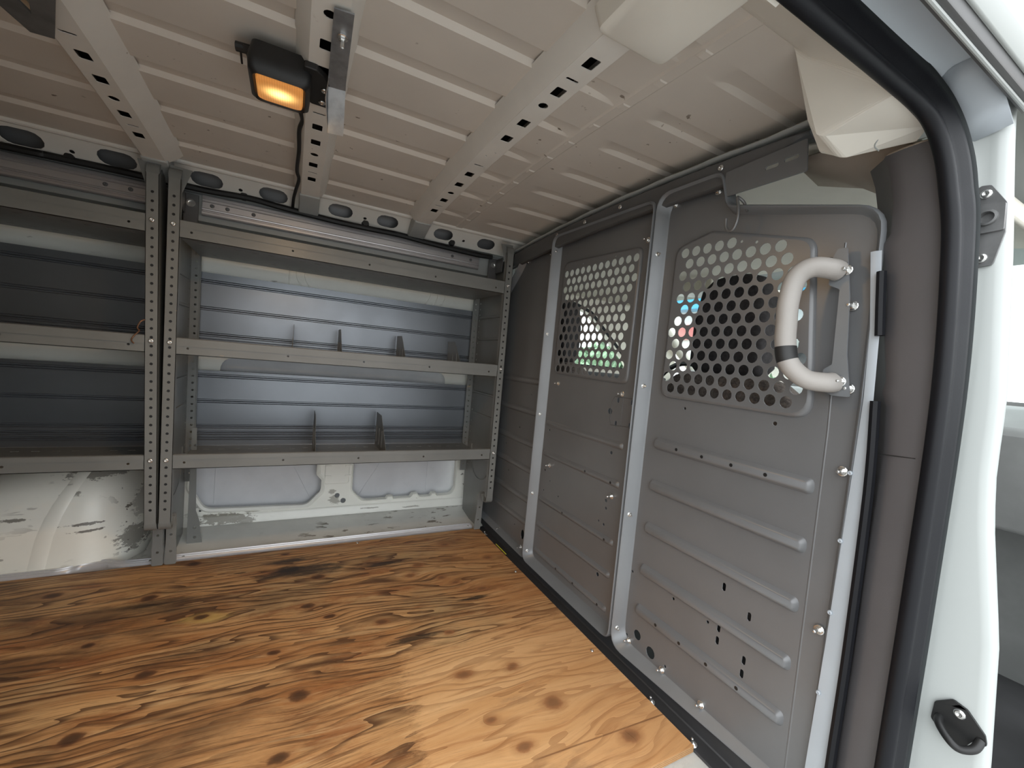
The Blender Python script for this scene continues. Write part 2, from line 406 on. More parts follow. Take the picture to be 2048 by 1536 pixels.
def bolt_mesh(r=.0095, stud=.013):
    b = MB()
    b.loft([[(x, y, z) for x, y in poly(0, 0, rr, 12)] for rr, z in ((r, 0), (r, .0015), (r * .85, .0022))])
    b.loft([[(x, y, z) for x, y in poly(0, 0, rr, 6)] for rr, z in ((r * .68, .002), (r * .68, .0062), (r * .5, .0078))])
    if stud: b.loft([[(x, y, z) for x, y in poly(0, 0, rr, 8)] for rr, z in ((r * .34, .006), (r * .34, .006 + stud), (r * .2, .0075 + stud))])
    me = b.mesh('bolt'); me.materials.append(M['zinc']); return me
BOLT = bolt_mesh(); BOLT_S = bolt_mesh(.0072, .007)
def pan_mesh(r=.008):
    b = MB(); b.loft([[(x, y, z) for x, y in poly(0, 0, rr, 12)] for rr, z in ((r, 0), (r * .96, .002), (r * .7, .0038), (r * .38, .0042), (r * .36, .0022))])
    me = b.mesh('screw'); me.materials.append(M['zinc'])
    me.polygons.foreach_set('use_smooth', [True] * len(me.polygons)); return me
PAN = pan_mesh(); PAN_S = pan_mesh(.0055)
FRIV = pan_mesh(.0045); FRIV.materials.clear(); FRIV.materials.append(M['flange_blue'])
DARKPAN = pan_mesh(.007); DARKPAN.materials.clear(); DARKPAN.materials.append(M['steel_dark'])

# ================================================================= SETTING
def zr(y, off=0.): return 1.475 - .05 * (y - 1.1) ** 2 - off

# ---- van floor (metal) with the plywood lying on it
fb = MB().box((-2.6, .26, -.05), (.99, 2.24, 0)); floor = struct(obj('floor', fb, 'white_scuffed', None, bevel=.004))
stp = MB().box((-.3, .20, -.30), (.94, .262, -.012)); obj('door_step', stp, 'jamb_white', floor, bevel=.008)

# ---- ceiling skin with pressed channels
BY = [.605, .785, .96, 1.15, 1.325, 1.505, 1.71]
def chan(y):
    for b in BY:
        d = y - b
        if -.054 <= d <= -.050: return .004 * (d + .054) / .004 / .008
        if -.050 < d < -.008: return .5 + .5 * (d + .05) / .042
        if -.008 <= d <= .002: return 1 - (d + .008) / .010
    return 0.
ys = [.45]
for b in BY: ys += [b - .055, b - .054, b - .050, b - .03, b - .008, b - .004, b, b + .002, b + .0025]
ys += [1.77, 1.80, 1.835]
xs = [(-2.6, 1), (-.4, 1), (.02, 1), (.45, 1), (.53, 1), (.56, .75), (.59, .3), (.605, 0), (.61, 0), (.635, 0), (.64, 0), (.66, 0), (.70, .0), (.715, .35), (.74, .8), (.77, 1), (.90, 1), (.96, .9), (1.0, .9)]
rows = []
for x, k in xs:
    ridge = -.003 if .608 < x < .637 else 0
    rows.append([(x, y, zr(y) + .010 * k * chan(y) + ridge) for y in ys])
ceiling = struct(obj('ceiling', MB().sheet(rows), 'roof_paint', None, smooth=25))
# little pressed squares along the cross swage
sq = MB().loft([[(a, b, z) for a, b in rect(-w, -w, w, w)] for w, z in ((.011, 0), (.008, -.003))]).mesh('swage_square')
for i in range(12):
    y = .56 + i * .105
    o = inst('swage_square', sq, 'roof_paint', ceiling, (.623, y, zr(y) - .0028)); sq.materials.clear() if i < 0 else None
rs = MB().box((-2.62, .24, 1.50), (1.02, 2.26, 1.53)); obj('roof_outer_skin', rs, 'jamb_white', ceiling, bevel=.01)

# ---- roof bows: hat sections with punched holes
RECTS = [.662, .769, .916, 1.004, 1.26, 1.35, 1.505, 1.62]; SLOTS = [.72, 1.187, 1.565]; ELLS = [.828, 1.43]
def bow(xc, w0=.029, sl=.026, sr=.026):
    y0, y1 = .47, 1.785
    out = densify(rect(xc - w0, y0, xc + w0, y1), .04)
    holes = [densify(rounded(rect(xc - .012, y - .016, xc + .012, y + .016), .003, 2), .05) for y in RECTS]
    holes += [rounded(rect(xc - .014, y - .0035, xc + .014, y + .0035), .002, 1) for y in SLOTS] + [poly(xc, y, .011, 12) for y in ELLS]
    holes += [poly(xc - .006, 1.12, .003, 6), poly(xc + .008, 1.09, .003, 6)]
    me = plate(out, holes, .0015, fn=lambda a, b, c: (a, b, zr(b, .036) + c))
    b = MB().me(me)
    N = 34
    for s, k in ((-1, sl), (1, sr)):
        rr = []
        for i in range(N + 1):
            y = y0 + (y1 - y0) * i / N; z = zr(y, .036); zt = zr(y) + .004
            rr.append([(xc + s * w0, y, z + .0008), (xc + s * (w0 + .003), y, z + .003), (xc + s * (w0 + k * .55), y, z + .018), (xc + s * (w0 + k), y, zt)])
        b.sheet(rr)
    # black sheet added behind the holes, standing for the shade inside the hat
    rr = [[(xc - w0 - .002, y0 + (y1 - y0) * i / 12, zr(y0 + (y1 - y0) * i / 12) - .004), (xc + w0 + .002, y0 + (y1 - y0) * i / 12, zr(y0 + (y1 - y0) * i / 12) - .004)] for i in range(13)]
    o = obj('roof_bow', b, 'bow_paint', ceiling, smooth=40)
    obj('bow_hole_shade', MB().sheet(rr), 'black_plastic', o)
    # end shoe bolted to the side rail
    e = MB().prism([(1.77, zr(1.77, .04)), (1.80, zr(1.80, .045)), (1.872, 1.378), (1.905, 1.385), (1.86, 1.45), (1.77, 1.455)], 'yz', xc - w0 - .006, xc + w0 + .006)
    obj('bow_end_shoe', e, 'rail_grey', o, bevel=.004)
    return o
bow1 = bow(-.423, sr=.046); bow2 = bow(.025); bow3 = bow(.45, sl=.03); bow4 = bow(-1.0)
# near-end cover of the front bow
cv = MB().loft([[(x, y, z) for x, y in rounded(rect(.405 - g, .40, .535 + g, .575 + g), .015, 3)] for g, z in ((0, 1.412), (.006, 1.416), (.014, 1.45))])
obj('bow_end_cover', cv, 'cream_paint', ceiling)

# ---- far side wall
def ovalpoly(cx, cy, w, h, n=6):
    r = h / 2; o = []
    for k in range(n + 1): o.append((cx + w / 2 - r + r * math.sin(PI * k / n), cy - r * math.cos(PI * k / n)))
    for k in range(n + 1): o.append((cx - w / 2 + r - r * math.sin(PI * k / n), cy + r * math.cos(PI * k / n)))
    return o
L_OPEN = rounded([(-.352, .50), (-.352, .215), (-.300, .118), (.10, .106), (.158, .17), (.158, .225), (.135, .25), (.135, .50)], [.02, .03, .05, .05, .03, .01, .01, .02], 6)
R_OPEN = rounded([(.303, .50), (.303, .165), (.355, .112), (.47, .112), (.478, .124), (.505, .124), (.513, .112), (.595, .112), (.608, .130), (.636, .130), (.648, .112), (.705, .112), (.713, .126), (.738, .126), (.746, .112), (.825, .114), (.843, .15), (.838, .50)],
                 [.02, .03, .05] + [.003] * 12 + [.03, .03, .02], 4)
U_OPEN = rounded([(-.27, .64), (.74, .64), (.74, .785), (-.27, .785)], .06, 6)
wh = [poly(.234, .143, .012, 10), poly(.263, .115, .013, 10), poly(.245, .072, .007, 8, .004), poly(.285, .070, .005, 8), poly(.016, .072, .008, 8, .004), poly(.053, .071, .005, 8),
      poly(.501, .072, .005, 8), poly(.722, .069, .005, 8), poly(.762, .064, .005, 8), poly(-.208, .074, .010, 8, .005), poly(-.171, .072, .006, 8), poly(.237, .232, .006, 8),
      rect(.229, .262, .240, .292), poly(-.325, .13, .004, 8), poly(-.315, .112, .005, 8), poly(.16, .085, .003, 6), poly(.62, .085, .003, 6), poly(-.10, .068, .003, 6)]
wall = struct(obj('wall_left', plate(rect(-.45, .045, .985, 1.235), [L_OPEN, R_OPEN, U_OPEN] + wh, .003, 'xz', 2.18), 'white_paint'))
chips(wall, 'white_paint', [(-.235, .075, .085, .026, .95), (-.12, .098, .06, .008, .8), (.225, .12, .03, .02, .7), (.21, .165, .02, .012, .7), (.40, .08, .05, .004, .8), (.0, .085, .07, .004, .7)])
def lipring(pts, d, w, yy, depth):
    ins = inset(dedup(pts), -d); base = dedup(pts)
    ins2 = inset(base, -w)
    return MB().loft([[(a, yy + depth, b) for a, b in base], [(a, yy, b) for a, b in base], [(a, yy - .006, b) for a, b in ins], [(a, yy, b) for a, b in ins2]], True, (False, False))
obj('opening_flange', lipring(L_OPEN, .010, .018, 2.18, .02), 'white_paint', wall, smooth=50)
obj('opening_flange', lipring(R_OPEN, .004, .009, 2.18, .02), 'white_paint', wall, smooth=50)
# outer skin seen through the openings, with pressed outline
osk = MB().box((-2.6, 2.245, -.05), (1.0, 2.26, 1.53)); obj('outer_skin', osk, 'outer_skin', wall)
for o_ in ([(-.275, .12), (-.275, .30), (.02, .31), (.115, .12)], [(.345, .12), (.45, .30), (.70, .31), (.70, .12)]):
    pts = [Vector((a, 2.244, b)) for a, b in o_]
    obj('pressed_line', MB().tube(pts, .0016, 5), 'outer_skin', wall)
# wall behind rear shelving + vertical pressings in the strip above the back panels
obj('rear_wall_panel', MB().box((-2.6, 2.18, .0), (-.45, 2.19, 1.235)), 'white_paint', wall)
for xa in (-.03, .0, .035, .62, .66, .70):
    c_ = .03 if xa < .3 else -.03
    obj('wall_pressing', MB().tube(spline([(xa, 2.181, 1.23), (xa, 2.181, 1.17), (xa + c_ * (1 if abs(xa - .03) < .05 or xa > .6 else 0), 2.181, 1.12)], 5), .004, 6), 'white_paint', wall)
# lower cross strut with embossing between the openings
obj('wall_emboss', MB().loft([[(a, y, b) for a, b in rounded(rect(.17 + g, .20 + g, .285 - g, .42 - g), .01, 3)] for g, y in ((0, 2.181), (.005, 2.176))]), 'white_paint', wall)
for zz in (.235, .285):
    for xx in (.172, .262): obj('wall_emboss', MB().loft([[(a, y, b) for a, b in rounded(rect(xx + g, zz + g, xx + .03 - g, zz + .012 - g), .003, 2)] for g, y in ((0, 2.181), (.002, 2.172))]), 'white_paint', wall)
# bead along the bottom of the panel
wbd = obj('wall_bead', MB().prism([(2.182, .090), (2.176, .087), (2.172, .08), (2.172, .06), (2.165, .048), (2.182, .045)], 'yz', -.40, .90), 'white_paint', wall, smooth=50)
chips(wbd, 'white_paint', [(-.225, .072, .095, .028, .95), (-.15, .062, .05, .02, .9), (.40, .07, .05, .004, .8), (.6, .06, .06, .004, .7)])
# sloped sill
sill = MB().sheet([[(x, 1.93, .004), (x, 1.96, .010), (x, 2.10, .034), (x, 2.165, .046), (x, 2.19, .05)] for x in (-.46, 0, .5, .985)])
obj('sill', sill, 'white_scuffed', wall)
# upper wall: lean-in, rail mount
uw = MB().sheet([[(x, 2.185, 1.232), (x, 2.12, 1.25), (x, 2.02, 1.272), (x, 1.955, 1.29), (x, 1.946, 1.385), (x, 1.905, 1.390)] for x in (-2.6, -.9, 0, .985)])
obj('upper_wall', uw, 'rail_grey', wall)
# band with oval cut-outs, between roof lip and harness
OV = [(-.98, .10), (-.76, .10), (-.54, .10), (-.30, .095), (-.095, .095), (.14, .092), (.325, .088), (.57, .088), (.78, .088)]
A0 = Vector((1.838, 1.447)); A1 = Vector((1.905, 1.388)); dv = (A1 - A0)
def band(a, b, c): q = A0 + dv * b; return (a, q.x, q.y + c)
hl = [[(px, .52 + (py) / .089) for px, py in ovalpoly(x, 0, w, .056)] for x, w in OV] + [poly(x, .62, .007, 8, .08) for x in (-.65, -.20, .235, .67)]
obj('rail_band', plate(densify(rect(-2.6, 0, .985, 1), .3), hl, .002, fn=band), 'bow_paint', wall)
obj('roof_lip', MB().tube([(x, 1.828, 1.448) for x in (-2.6, -1, 0, .6, .985)], .010, 10), 'bow_paint', wall)
cavity = MB().sheet([[(x, 1.85, 1.49), (x, 1.90, 1.47), (x, 1.935, 1.43), (x, 1.942, 1.38)] for x in (-2.6, .985)]); obj('oval_shade_sheet', cavity, 'bulk_grey', wall)  # sheet added behind the ovals; its grey stands for the shade inside

# ---- wheel arch (under the rear shelving unit)
def arch_prof(x, off=0.):
    t = max(0., min(1., (x + .66) / .20)); yf = 1.945 + .235 * (1 - math.sqrt(max(0., 1 - t * t)))
    h = .385 if x > -.72 else .385 - .50 * (-.72 - x) ** 1.3
    h = max(.12, h) * (1 - .55 * max(0, (t - .35) / .65) ** 2)
    yf -= off; out = []
    out.append((x, yf - .012, -.002)); out.append((x, yf, .02)); out.append((x, yf + .004, h * .35))
    for k in range(9):
        a = k / 8 * PI / 2
        out.append((x, yf + .008 + (2.185 - yf - .01) * (1 - math.cos(a)) ** .9 * .98, h * (.42 + .58 * math.sin(a)) + off))
    return out
ax = [-2.2, -1.6, -1.3, -1.15, -1.0, -.9, -.8, -.74, -.68, -.63, -.59, -.56, -.53, -.51, -.49, -.475, -.465, -.461]
wa = obj('wheel_arch', MB().sheet([arch_prof(x) for x in ax]), 'white_arch', wall, smooth=60)
chips(wa, 'white_arch', [(-.50, .08, .04, .05, .7), (-.49, .2, .02, .06, .4), (-.62, .17, .05, .006, .9), (-.60, .145, .05, .005, .9), (-.60, .33, .10, .02, .7), (-.66, .27, .03, .01, .7), (-.80, .2, .05, .006, .8)], (.11, .095, .075))
stp_ = [[Vector(p) + Vector((.10 * max(0, p[2] / .385) ** 1.6, 0, 0)) for p in arch_prof(x, o_)] for x, o_ in ((-.752, .0), (-.742, .003), (-.718, .003), (-.708, .0))]
obj('arch_strap', MB().sheet(stp_), 'white_arch', wall, smooth=50)

# ---- near side wall behind the door opening, rear wall, B pillar and door header
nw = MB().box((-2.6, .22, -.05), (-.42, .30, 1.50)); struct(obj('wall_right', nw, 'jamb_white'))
rw = MB().box((-2.62, .22, -.05), (-2.58, 2.26, 1.52)); struct(obj('wall_rear', rw, 'white_paint'))

# roof side rail above the door (cream, inside)
hdr = thing('wall_header', loc=(.3, .36, 1.33), kind='structure')
X0, X1 = -2.6, .505
rl = MB().sheet([[(x, .468, 1.458), (x, .455, 1.452), (x, .435, 1.432), (x, .385, 1.372), (x, .352, 1.345), (x, .335, 1.352)] for x in (X0, 0, .5, X1)])
obj('inner_roof_rail', rl, 'cream_paint', hdr, smooth=60)
# gusset from rail down to the B pillar
gv = [(.50, .466, 1.458), (.50, .440, 1.436), (.50, .337, 1.350), (.728, .464, 1.456), (.742, .446, 1.436), (.80, .338, 1.350), (.798, .468, 1.36), (.812, .452, 1.330), (.872, .442, 1.304), (.862, .475, 1.325), (.915, .338, 1.332), (.935, .36, 1.322), (.98, .36, 1.345), (.95, .47, 1.345)]
gf = [[0, 3, 4, 1], [1, 4, 5, 2], [3, 6, 7, 4], [4, 7, 5], [7, 8, 10, 5], [8, 11, 10], [6, 9, 8, 7], [9, 13, 11, 8], [11, 13, 12]]
obj('pillar_gusset', MB().add(gv, gf), 'cream_paint', hdr, smooth=0, bevel=.006, segs=3)
obj('gusset_edge_line', MB().tube(spline([(.885, .345, 1.345), (.88, .375, 1.338), (.885, .398, 1.318), (.905, .40, 1.313)], 5), .0012, 5), 'rail_grey', hdr)
# outside of the header: underside panel, gutter strip, outer skin
op = MB().sheet([[(x, .335, 1.352), (x, .325, 1.385), (x, .305, 1.397), (x, .262, 1.400), (x, .256, 1.392)] for x in (X0, .2, .90)]); obj('door_header_underside', op, 'gutter_grey', hdr, smooth=50)
gt = MB().prism(rounded([(.262, 1.40), (.262, 1.352), (.244, 1.352), (.240, 1.372), (.240, 1.40)], .003, 2), 'yz', X0, 1.02); obj('gutter_strip', gt, 'bulk_dark', hdr)
gt = MB().prism(rounded([(.240, 1.41), (.241, 1.366), (.236, 1.366), (.226, 1.385), (.222, 1.42), (.232, 1.53), (.24, 1.53)], .003, 2), 'yz', X0, 2.4); obj('outer_roof_edge', gt, 'jamb_white', hdr)
obj('gutter_bead', MB().tube([(X0, .2535, 1.350), (1.02, .2535, 1.350)], .003, 8), 'rail_grey', hdr)
ob_ = MB().sheet([[(.52, .325, 1.388), (.56, .300, 1.388), (.60, .27, 1.392)], [(.56, .325, 1.389), (.60, .300, 1.389), (.63, .27, 1.393)], [(.60, .326, 1.386), (.63, .30, 1.385), (.66, .27, 1.39)]]); obj('header_bulge', ob_, 'jamb_white', hdr, smooth=70, solid=.004)

# ---- B pillar: jamb (outside), body flange and dark plastic trim (inside)
pil = thing('wall_pillar', loc=(.98, .3, 0), kind='structure')
def jy(z):  # outboard edge of the jamb
    P = [(-.4, .165), (.10, .178), (.31, .186), (.50, .197), (.69, .222), (.77, .228), (.89, .229), (1.13, .247), (1.29, .262), (1.37, .268), (1.5, .27)]
    for i in range(len(P) - 1):
        if z <= P[i + 1][0]:
            t = (z - P[i][0]) / (P[i + 1][0] - P[i][0]); return P[i][1] + (P[i + 1][1] - P[i][1]) * t
    return .27
rows = []
for i in range(41):
    z = -.40 + 1.79 * i / 40; yo = jy(z); yi = .300 + .03 * max(0, z - .9)
    yi = .295 + (.02 if z > 1.0 else 0) * (z - 1.0) / .3
    rows.append([(.955, yi + .03, z), (.985, yi + .004, z), (.998, yi - .012, z), (1.0, yi - .03, z), (1.0, yo + .016, z), (1.003, yo + .007, z), (1.010, yo + .002, z), (1.02, yo, z), (1.035, yo + .006, z), (1.045, yo + .03, z), (1.05, .36, z)])
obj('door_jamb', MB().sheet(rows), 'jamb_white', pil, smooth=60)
jt = MB().sheet([[(1.0, .335, z), (.998, .30, z + .006), (.994, .262, z + .014)] for z in (1.316,)] + [[(.968, .332, 1.333), (.958, .30, 1.346), (.950, .262, 1.354)], [(.92, .33, 1.365), (.905, .30, 1.38), (.90, .258, 1.392)], [(.88, .33, 1.39), (.88, .30, 1.398), (.88, .258, 1.402)]])
obj('jamb_corner', jt, 'gutter_grey', pil, smooth=60, solid=.004)
# pale body flange beside the partition
def fl(z): return .399 if z > 1.1 else .388
fr_ = []
for z, ya, yb in ((-.05, .398, .358), (.15, .396, .360), (.4, .390, .358), (.7, .385, .360), (.87, .383, .368), (1.0, .388, .373), (1.14, .403, .386)):
    fr_.append([(.95, ya + .006, z), (.931, ya, z), (.929, (ya + yb) / 2, z), (.931, yb, z)])
obj('pillar_flange', MB().sheet(fr_), 'flange_blue', pil, smooth=40)
for z in (.30, .46, .60, .73): inst('flange_rivet', FRIV, 'flange_blue', pil, (.9305, .392 - .006 * z, z), (-1, 0, 0))
# push-on black edge trim in two lengths
e1_ = MB().tube(spline([(.926, .363, .868), (.926, .355, .70), (.926, .353, .40), (.926, .355, .17), (.926, .353, -.05)], 6), .0082, 8); obj('edge_trim', e1_, 'black_rubber', pil)
e2_ = MB().tube([(.926, .380, 1.10), (.926, .375, 1.04), (.926, .370, .985)], .0078, 8); obj('edge_trim', e2_, 'black_rubber', pil)

pt_rows = []
for z, ya, yb in ((-.05, .356, .28), (.171, .358, .28), (.40, .354, .275), (.549, .354, .272), (.78, .352, .272), (.86, .357, .272), (.885, .366, .272), (.905, .362, .272), (.979, .373, .275), (1.06, .378, .28), (1.13, .390, .285), (1.15, .396, .288), (1.17, .385, .29), (1.23, .388, .295), (1.28, .398, .305), (1.315, .41, .315)):
    w = ya - yb
    pt_rows.append([(.985, ya + .035, z), (.950, ya, z), (.940, ya - .006, z), (.934, ya - w * .3, z), (.930, ya - w * .6, z), (.932, yb, z)])
tr1 = struct(obj('trim_1', MB().sheet(pt_rows), 'pillar_plastic', None, smooth=50)); tr1['label'] = 'dark grey plastic trim on the door pillar'
obj('trim_cap', MB().sheet([[(p[0] + dx, p[1] - .002 * k, p[2] + dz) for p in pt_rows[-1]] for k, (dx, dz) in enumerate(((0, 0), (.006, .006), (.05, .012)))]), 'headliner', tr1, smooth=50)
obj('trim_seam', MB().tube([(.9335, .352, .775), (.9325, .325, .777), (.930, .30, .779)], .0008, 5), 'black_plastic', tr1)
# ---- black rubber door seal: bulb and lip running round the opening
sp = [(.918, .282, -.30), (.918, .280, .20), (.918, .277, .55), (.918, .277, .88), (.918, .290, 1.12), (.916, .303, 1.22), (.908, .315, 1.285), (.885, .325, 1.325), (.845, .332, 1.343), (.77, .336, 1.350), (.55, .337, 1.352), (.2, .337, 1.352), (-.34, .337, 1.352), (-.395, .33, 1.30), (-.40, .29, .9), (-.40, .285, -.02)]
spp = spline(sp, 8)
seal = thing('trim_2', loc=(.92, .28, -.3), kind='structure'); seal['label'] = 'black rubber seal around the sliding door opening'
cen = Vector((.25, .3, .6))
def ribbon(path, prof):
    rings = []
    P = [Vector(p) for p in path]
    for i, p in enumerate(P):
        t = (P[min(i + 1, len(P) - 1)] - P[max(i - 1, 0)]).normalized()
        o = (Vector((p.x, 0, p.z)) - Vector((cen.x, 0, cen.z))); o -= t * o.dot(t); o.normalize()   # outward in the opening plane
        q = t.cross(o); q.normalize()
        if q.y > 0: q = -q
        rings.append([p + o * a + q * b for a, b in prof])
    return rings
obj('seal_bulb', MB().loft(ribbon(spp, [(.011 * math.cos(k * PI / 6), .012 * math.sin(k * PI / 6)) for k in range(12)])), 'black_rubber', seal, smooth=60)
obj('seal_lip', MB().loft(ribbon(spp, [(.006, -.004), (.012, -.002), (.020, .004), (.030, .006), (.034, .010), (.034, .016), (.026, .016), (.016, .010), (.004, .008)])), 'black_rubber', seal, smooth=60)
obj('seal_channel', MB().loft(ribbon(spp, [(.026, -.012), (.030, .010), (.036, .017), (.043, .018), (.047, .012), (.044, -.012)])), 'seal_grey', seal, smooth=60)
# ================================================================= THINGS
# ---- plywood sheet
pw = thing('plywood_sheet', 'large stained orange-brown plywood sheet covering the cargo floor', 'plywood', (-.3, 1.25, .002))
pb = MB().box((-1.55, .60, .003), (.886, 1.905, .0205)).mesh('board'); 
o = obj('board', pb, 'ply', pw, bevel=.0015)
pb.materials.append(M['ply_edge'])
for p_ in pb.polygons:
    if abs(p_.normal.z) < .5: p_.material_index = 1
for x_, y_ in ((.86, .95), (.86, 1.45), (.3, 1.885), (.35, .63)): inst('screw', PAN_S, 'zinc', pw, (x_, y_, .0205))
# the plywood shader uses plain floor coordinates
for p_ in pb.vertices: pass

# ---- aluminium edge strip along the far edge of the plywood
tp = [(-1.6, 1.918), (-.80, 1.918), (-.66, 1.920), (-.61, 1.950), (-.55, 1.952), (-.505, 1.928), (-.42, 1.925), (-.33, 1.932), (.2, 1.934), (.86, 1.936)]
ts = spline([(a, b, 0) for a, b in tp], 6)
prof = [(-.012, .0), (-.012, .024), (-.008, .028), (-.004, .024), (.002, .024), (.004, .028), (.008, .028), (.010, .023), (.015, .023), (.018, .029), (.021, .029), (.023, .020), (.023, 0)]
t3 = obj('trim_3', MB().loft([[(p.x, p.y + a, b) for a, b in prof] for p in ts]), 'alu_strip', None, smooth=40); struct(t3)
t3['label'] = 'thin aluminium strip along the far edge of the plywood'

# ---- shelving units
Z = {'top': (1.186, 1.243), 'mid': (.800, .856), 'low': (.408, .458)}
YF, YB = 1.770, 2.14
def post_mesh(xa, xb, lean, inner):
    """front post: holed face, bent top and foot, side return; xa<xb at z=.2, lean = x shift per metre of height"""
    za, zb = .222, 1.372
    xm = (xa + xb) / 2; holes = []
    k = 0; z = .27
    while z < 1.34:
        if not any(abs(z - (b - .018)) < .012 for a, b in Z.values()): holes.append(poly(xm + lean * (z - .2), z, .0047, 8))
        z += .029
    out = [(xa + lean * (za - .2), za), (xb + lean * (za - .2), za), (xb + lean * (zb - .2), zb), (xa + lean * (zb - .2), zb)]
    b = MB().me(plate(out, holes, .002, 'xz', YF))
    # bent ends
    def strip(pts):
        b.loft([[(xa + lean * (z - .2), y, z), (xb + lean * (z - .2), y, z), (xb + lean * (z - .2), y + dy, z + dz), (xa + lean * (z - .2), y + dy, z + dz)] for y, z, dy, dz in pts])
    strip([(YF, za, .002, 0), (YF + .001, .212, .002, .001), (YF + .006, .202, .0015, .0015), (YF + .014, .196, .001, .002), (YF + .030, .195, 0, .002), (YF + .045, .200, -.001, .002), (YF + .055, .212, -.002, .001), (YF + .064, .222, -.002, .001)])
    strip([(YF, zb, .002, 0), (YF + .003, 1.388, .002, -.001), (YF + .010, 1.402, .0015, -.0015), (YF + .03, 1.412, 0, -.002), (YF + .06, 1.415, 0, -.002)])
    # side return on both edges
    for x_, w in ((xa, .0015), (xb - .0015, .0015)):
        b.loft([[(x_ + lean * (z - .2), YF, z), (x_ + w + lean * (z - .2), YF, z), (x_ + w + lean * (z - .2), YF + .022, z), (x_ + lean * (z - .2), YF + .022, z)] for z in (za, zb)])
    # back wall of the channel
    b.loft([[(xa + lean * (z - .2), YF + .021, z), (xb + lean * (z - .2), YF + .021, z), (xb + lean * (z - .2), YF + .0225, z), (xa + lean * (z - .2), YF + .0225, z)] for z in (za, zb)])
    return b
def shelf_unit(label, xl, xr, leanL, leanR, rail_bracket=True):
    """xl/xr: outer x of the two end frames at z=.2"""
    u = thing('shelving_unit', label, 'shelving', ((xl + xr) / 2, 1.95, .02))
    W = .034
    for side, x0, ln in ((-1, xl, leanL), (1, xr, leanR)):
        xa, xb = (x0, x0 + W) if side < 0 else (x0 - W, x0)
        p = obj('post', post_mesh(xa, xb, ln, -side), 'shelf_grey', u, smooth=40)
        obj('hole_shade_strip', MB().loft([[(q + ln * (z - .2), YF + y_, z) for q, y_ in ((xa + .002, .004), (xb - .002, .004), (xb - .002, .019), (xa + .002, .019))] for z in (.224, 1.37)]), 'black_plastic', p, label='black strip added inside the hollow post to darken its holes')  # black strip added behind the face so the holes look shaded
        for a, b in Z.values():
            zz = b - .018; inst('bolt_head', PAN, 'zinc', p, ((xa + xb) / 2 + ln * (zz - .2), YF - .001, zz), (0, -1, 0))
        # end panel in the plane of the frame, leaning with the post
        xe = x0 + (.003 if side < 0 else -.003)
        out = rounded([(YF + .004, 1.372), (YF + .004, .222), (YF + .05, .203), (YF + .085, .225), (1.872, .205), (1.885, .022), (2.13, .022), (2.145, .3), (2.15, 1.19), (1.965, 1.335), (1.868, 1.355), (1.83, 1.412)], [.0, .02, .01, .01, .015, .01, .02, .02, .05, .02, .02, .01], 4)
        hs = [poly(YB - .03, .30 + .03 * i, .004, 8) for i in range(34)]
        ep = plate(out, hs, .0015, fn=lambda a, b, c, xe=xe, ln=ln: (xe + ln * (b - .2) + c, a, b))
        e = obj('end_panel', ep, 'shelf_grey', u)
        for z1 in (1.09, .98, .70, .59):
            bz = MB().prism([(z1 + .006, 0), (z1 - .006, 0), (z1 - .004, -side * .004), (z1 + .004, -side * .004)], 'xy', 1.80, 2.10)
            me_ = bz.mesh();
            for v in me_.vertices: v.co = Vector((xe + ln * (v.co.x - .2) + v.co.y + (-side) * .0012, v.co.z, v.co.x))
            obj('panel_bead', me_, 'shelf_grey', e)
        # pressed loop at the foot of the end panel
        lp = [(1.83, .42), (1.835, .34), (1.88, .285), (1.95, .262), (2.02, .285), (2.06, .34), (2.07, .42)]
        obj('pressed_loop', MB().tube([(xe + ln * (b - .2) - side * .001, a, b) for a, b in [tuple(q[:2]) for q in spline([(a, b, 0) for a, b in lp], 5)]], .003, 6), 'shelf_grey', e)
        # rear post: holed angle
        xi = x0 - side * .004
        pts = rect(0, 0, 1, 1)
        def rp(a, b, c, xi=xi, ln=ln, side=side): z = .26 + b * .96; return (xi - side * a * .032 + ln * (z - .2), YB - .012 + c, z)
        hs = [poly(.55, (.035 + i * .029) / .96, .14, 8, .0046) for i in range(32)]
        obj('rear_post', plate(densify(pts, .5), hs, .002, fn=rp), 'shelf_grey', u)
        obj('rear_post_edge', MB().tube([(xi - side * .032 + ln * .1, YB - .012, .26), (xi - side * .032 + ln * 1.02, YB - .012, 1.22)], .0025, 6), 'shelf_grey', u)
        # foot bracket standing on the floor
        fa, fb_ = (xa, xb) if side < 0 else (xa, xb)
        sh = .0 if side > 0 else .0
        fp = plate(rounded([(fa, .024), (fb_, .024), (fb_, .08), (fb_ - .002, .12), (fb_ - .002, .222), (fa + .002, .222), (fa + .002, .12), (fa, .08)], .006, 3), [poly((fa + fb_) / 2, .075, .0045, 8), poly((fa + fb_) / 2, .14, .0045, 8)], .002,
                   fn=lambda a, b, c: (a, 1.866 + c + .018 * (1 - b / .222), b))
        f = obj('foot', fp, 'shelf_grey', u)
        inst('foot_bolt', PAN_S, 'zinc', f, ((fa + fb_) / 2 + .03 * -side, 1.93, .024))
        # wide foot web seen from the side
        if side < 0:
            wv_ = plate([(x0 + .034, .024), (x0 + .085, .024), (x0 + .072, .12), (x0 + .06, .16), (x0 + .05, .50), (x0 + .034, .50)], [poly(x0 + .06, .05, .006, 8), poly(x0 + .058, .09, .006, 8), poly(x0 + .047, .40, .005, 8), poly(x0 + .047, .43, .005, 8)], .002, 'xz', 2.05)
            obj('foot_web', wv_, 'shelf_grey', u)
    # shelves: plate with slots, folded front lip with crease
    a0, a1 = xl + W + .001, xr - W - .001
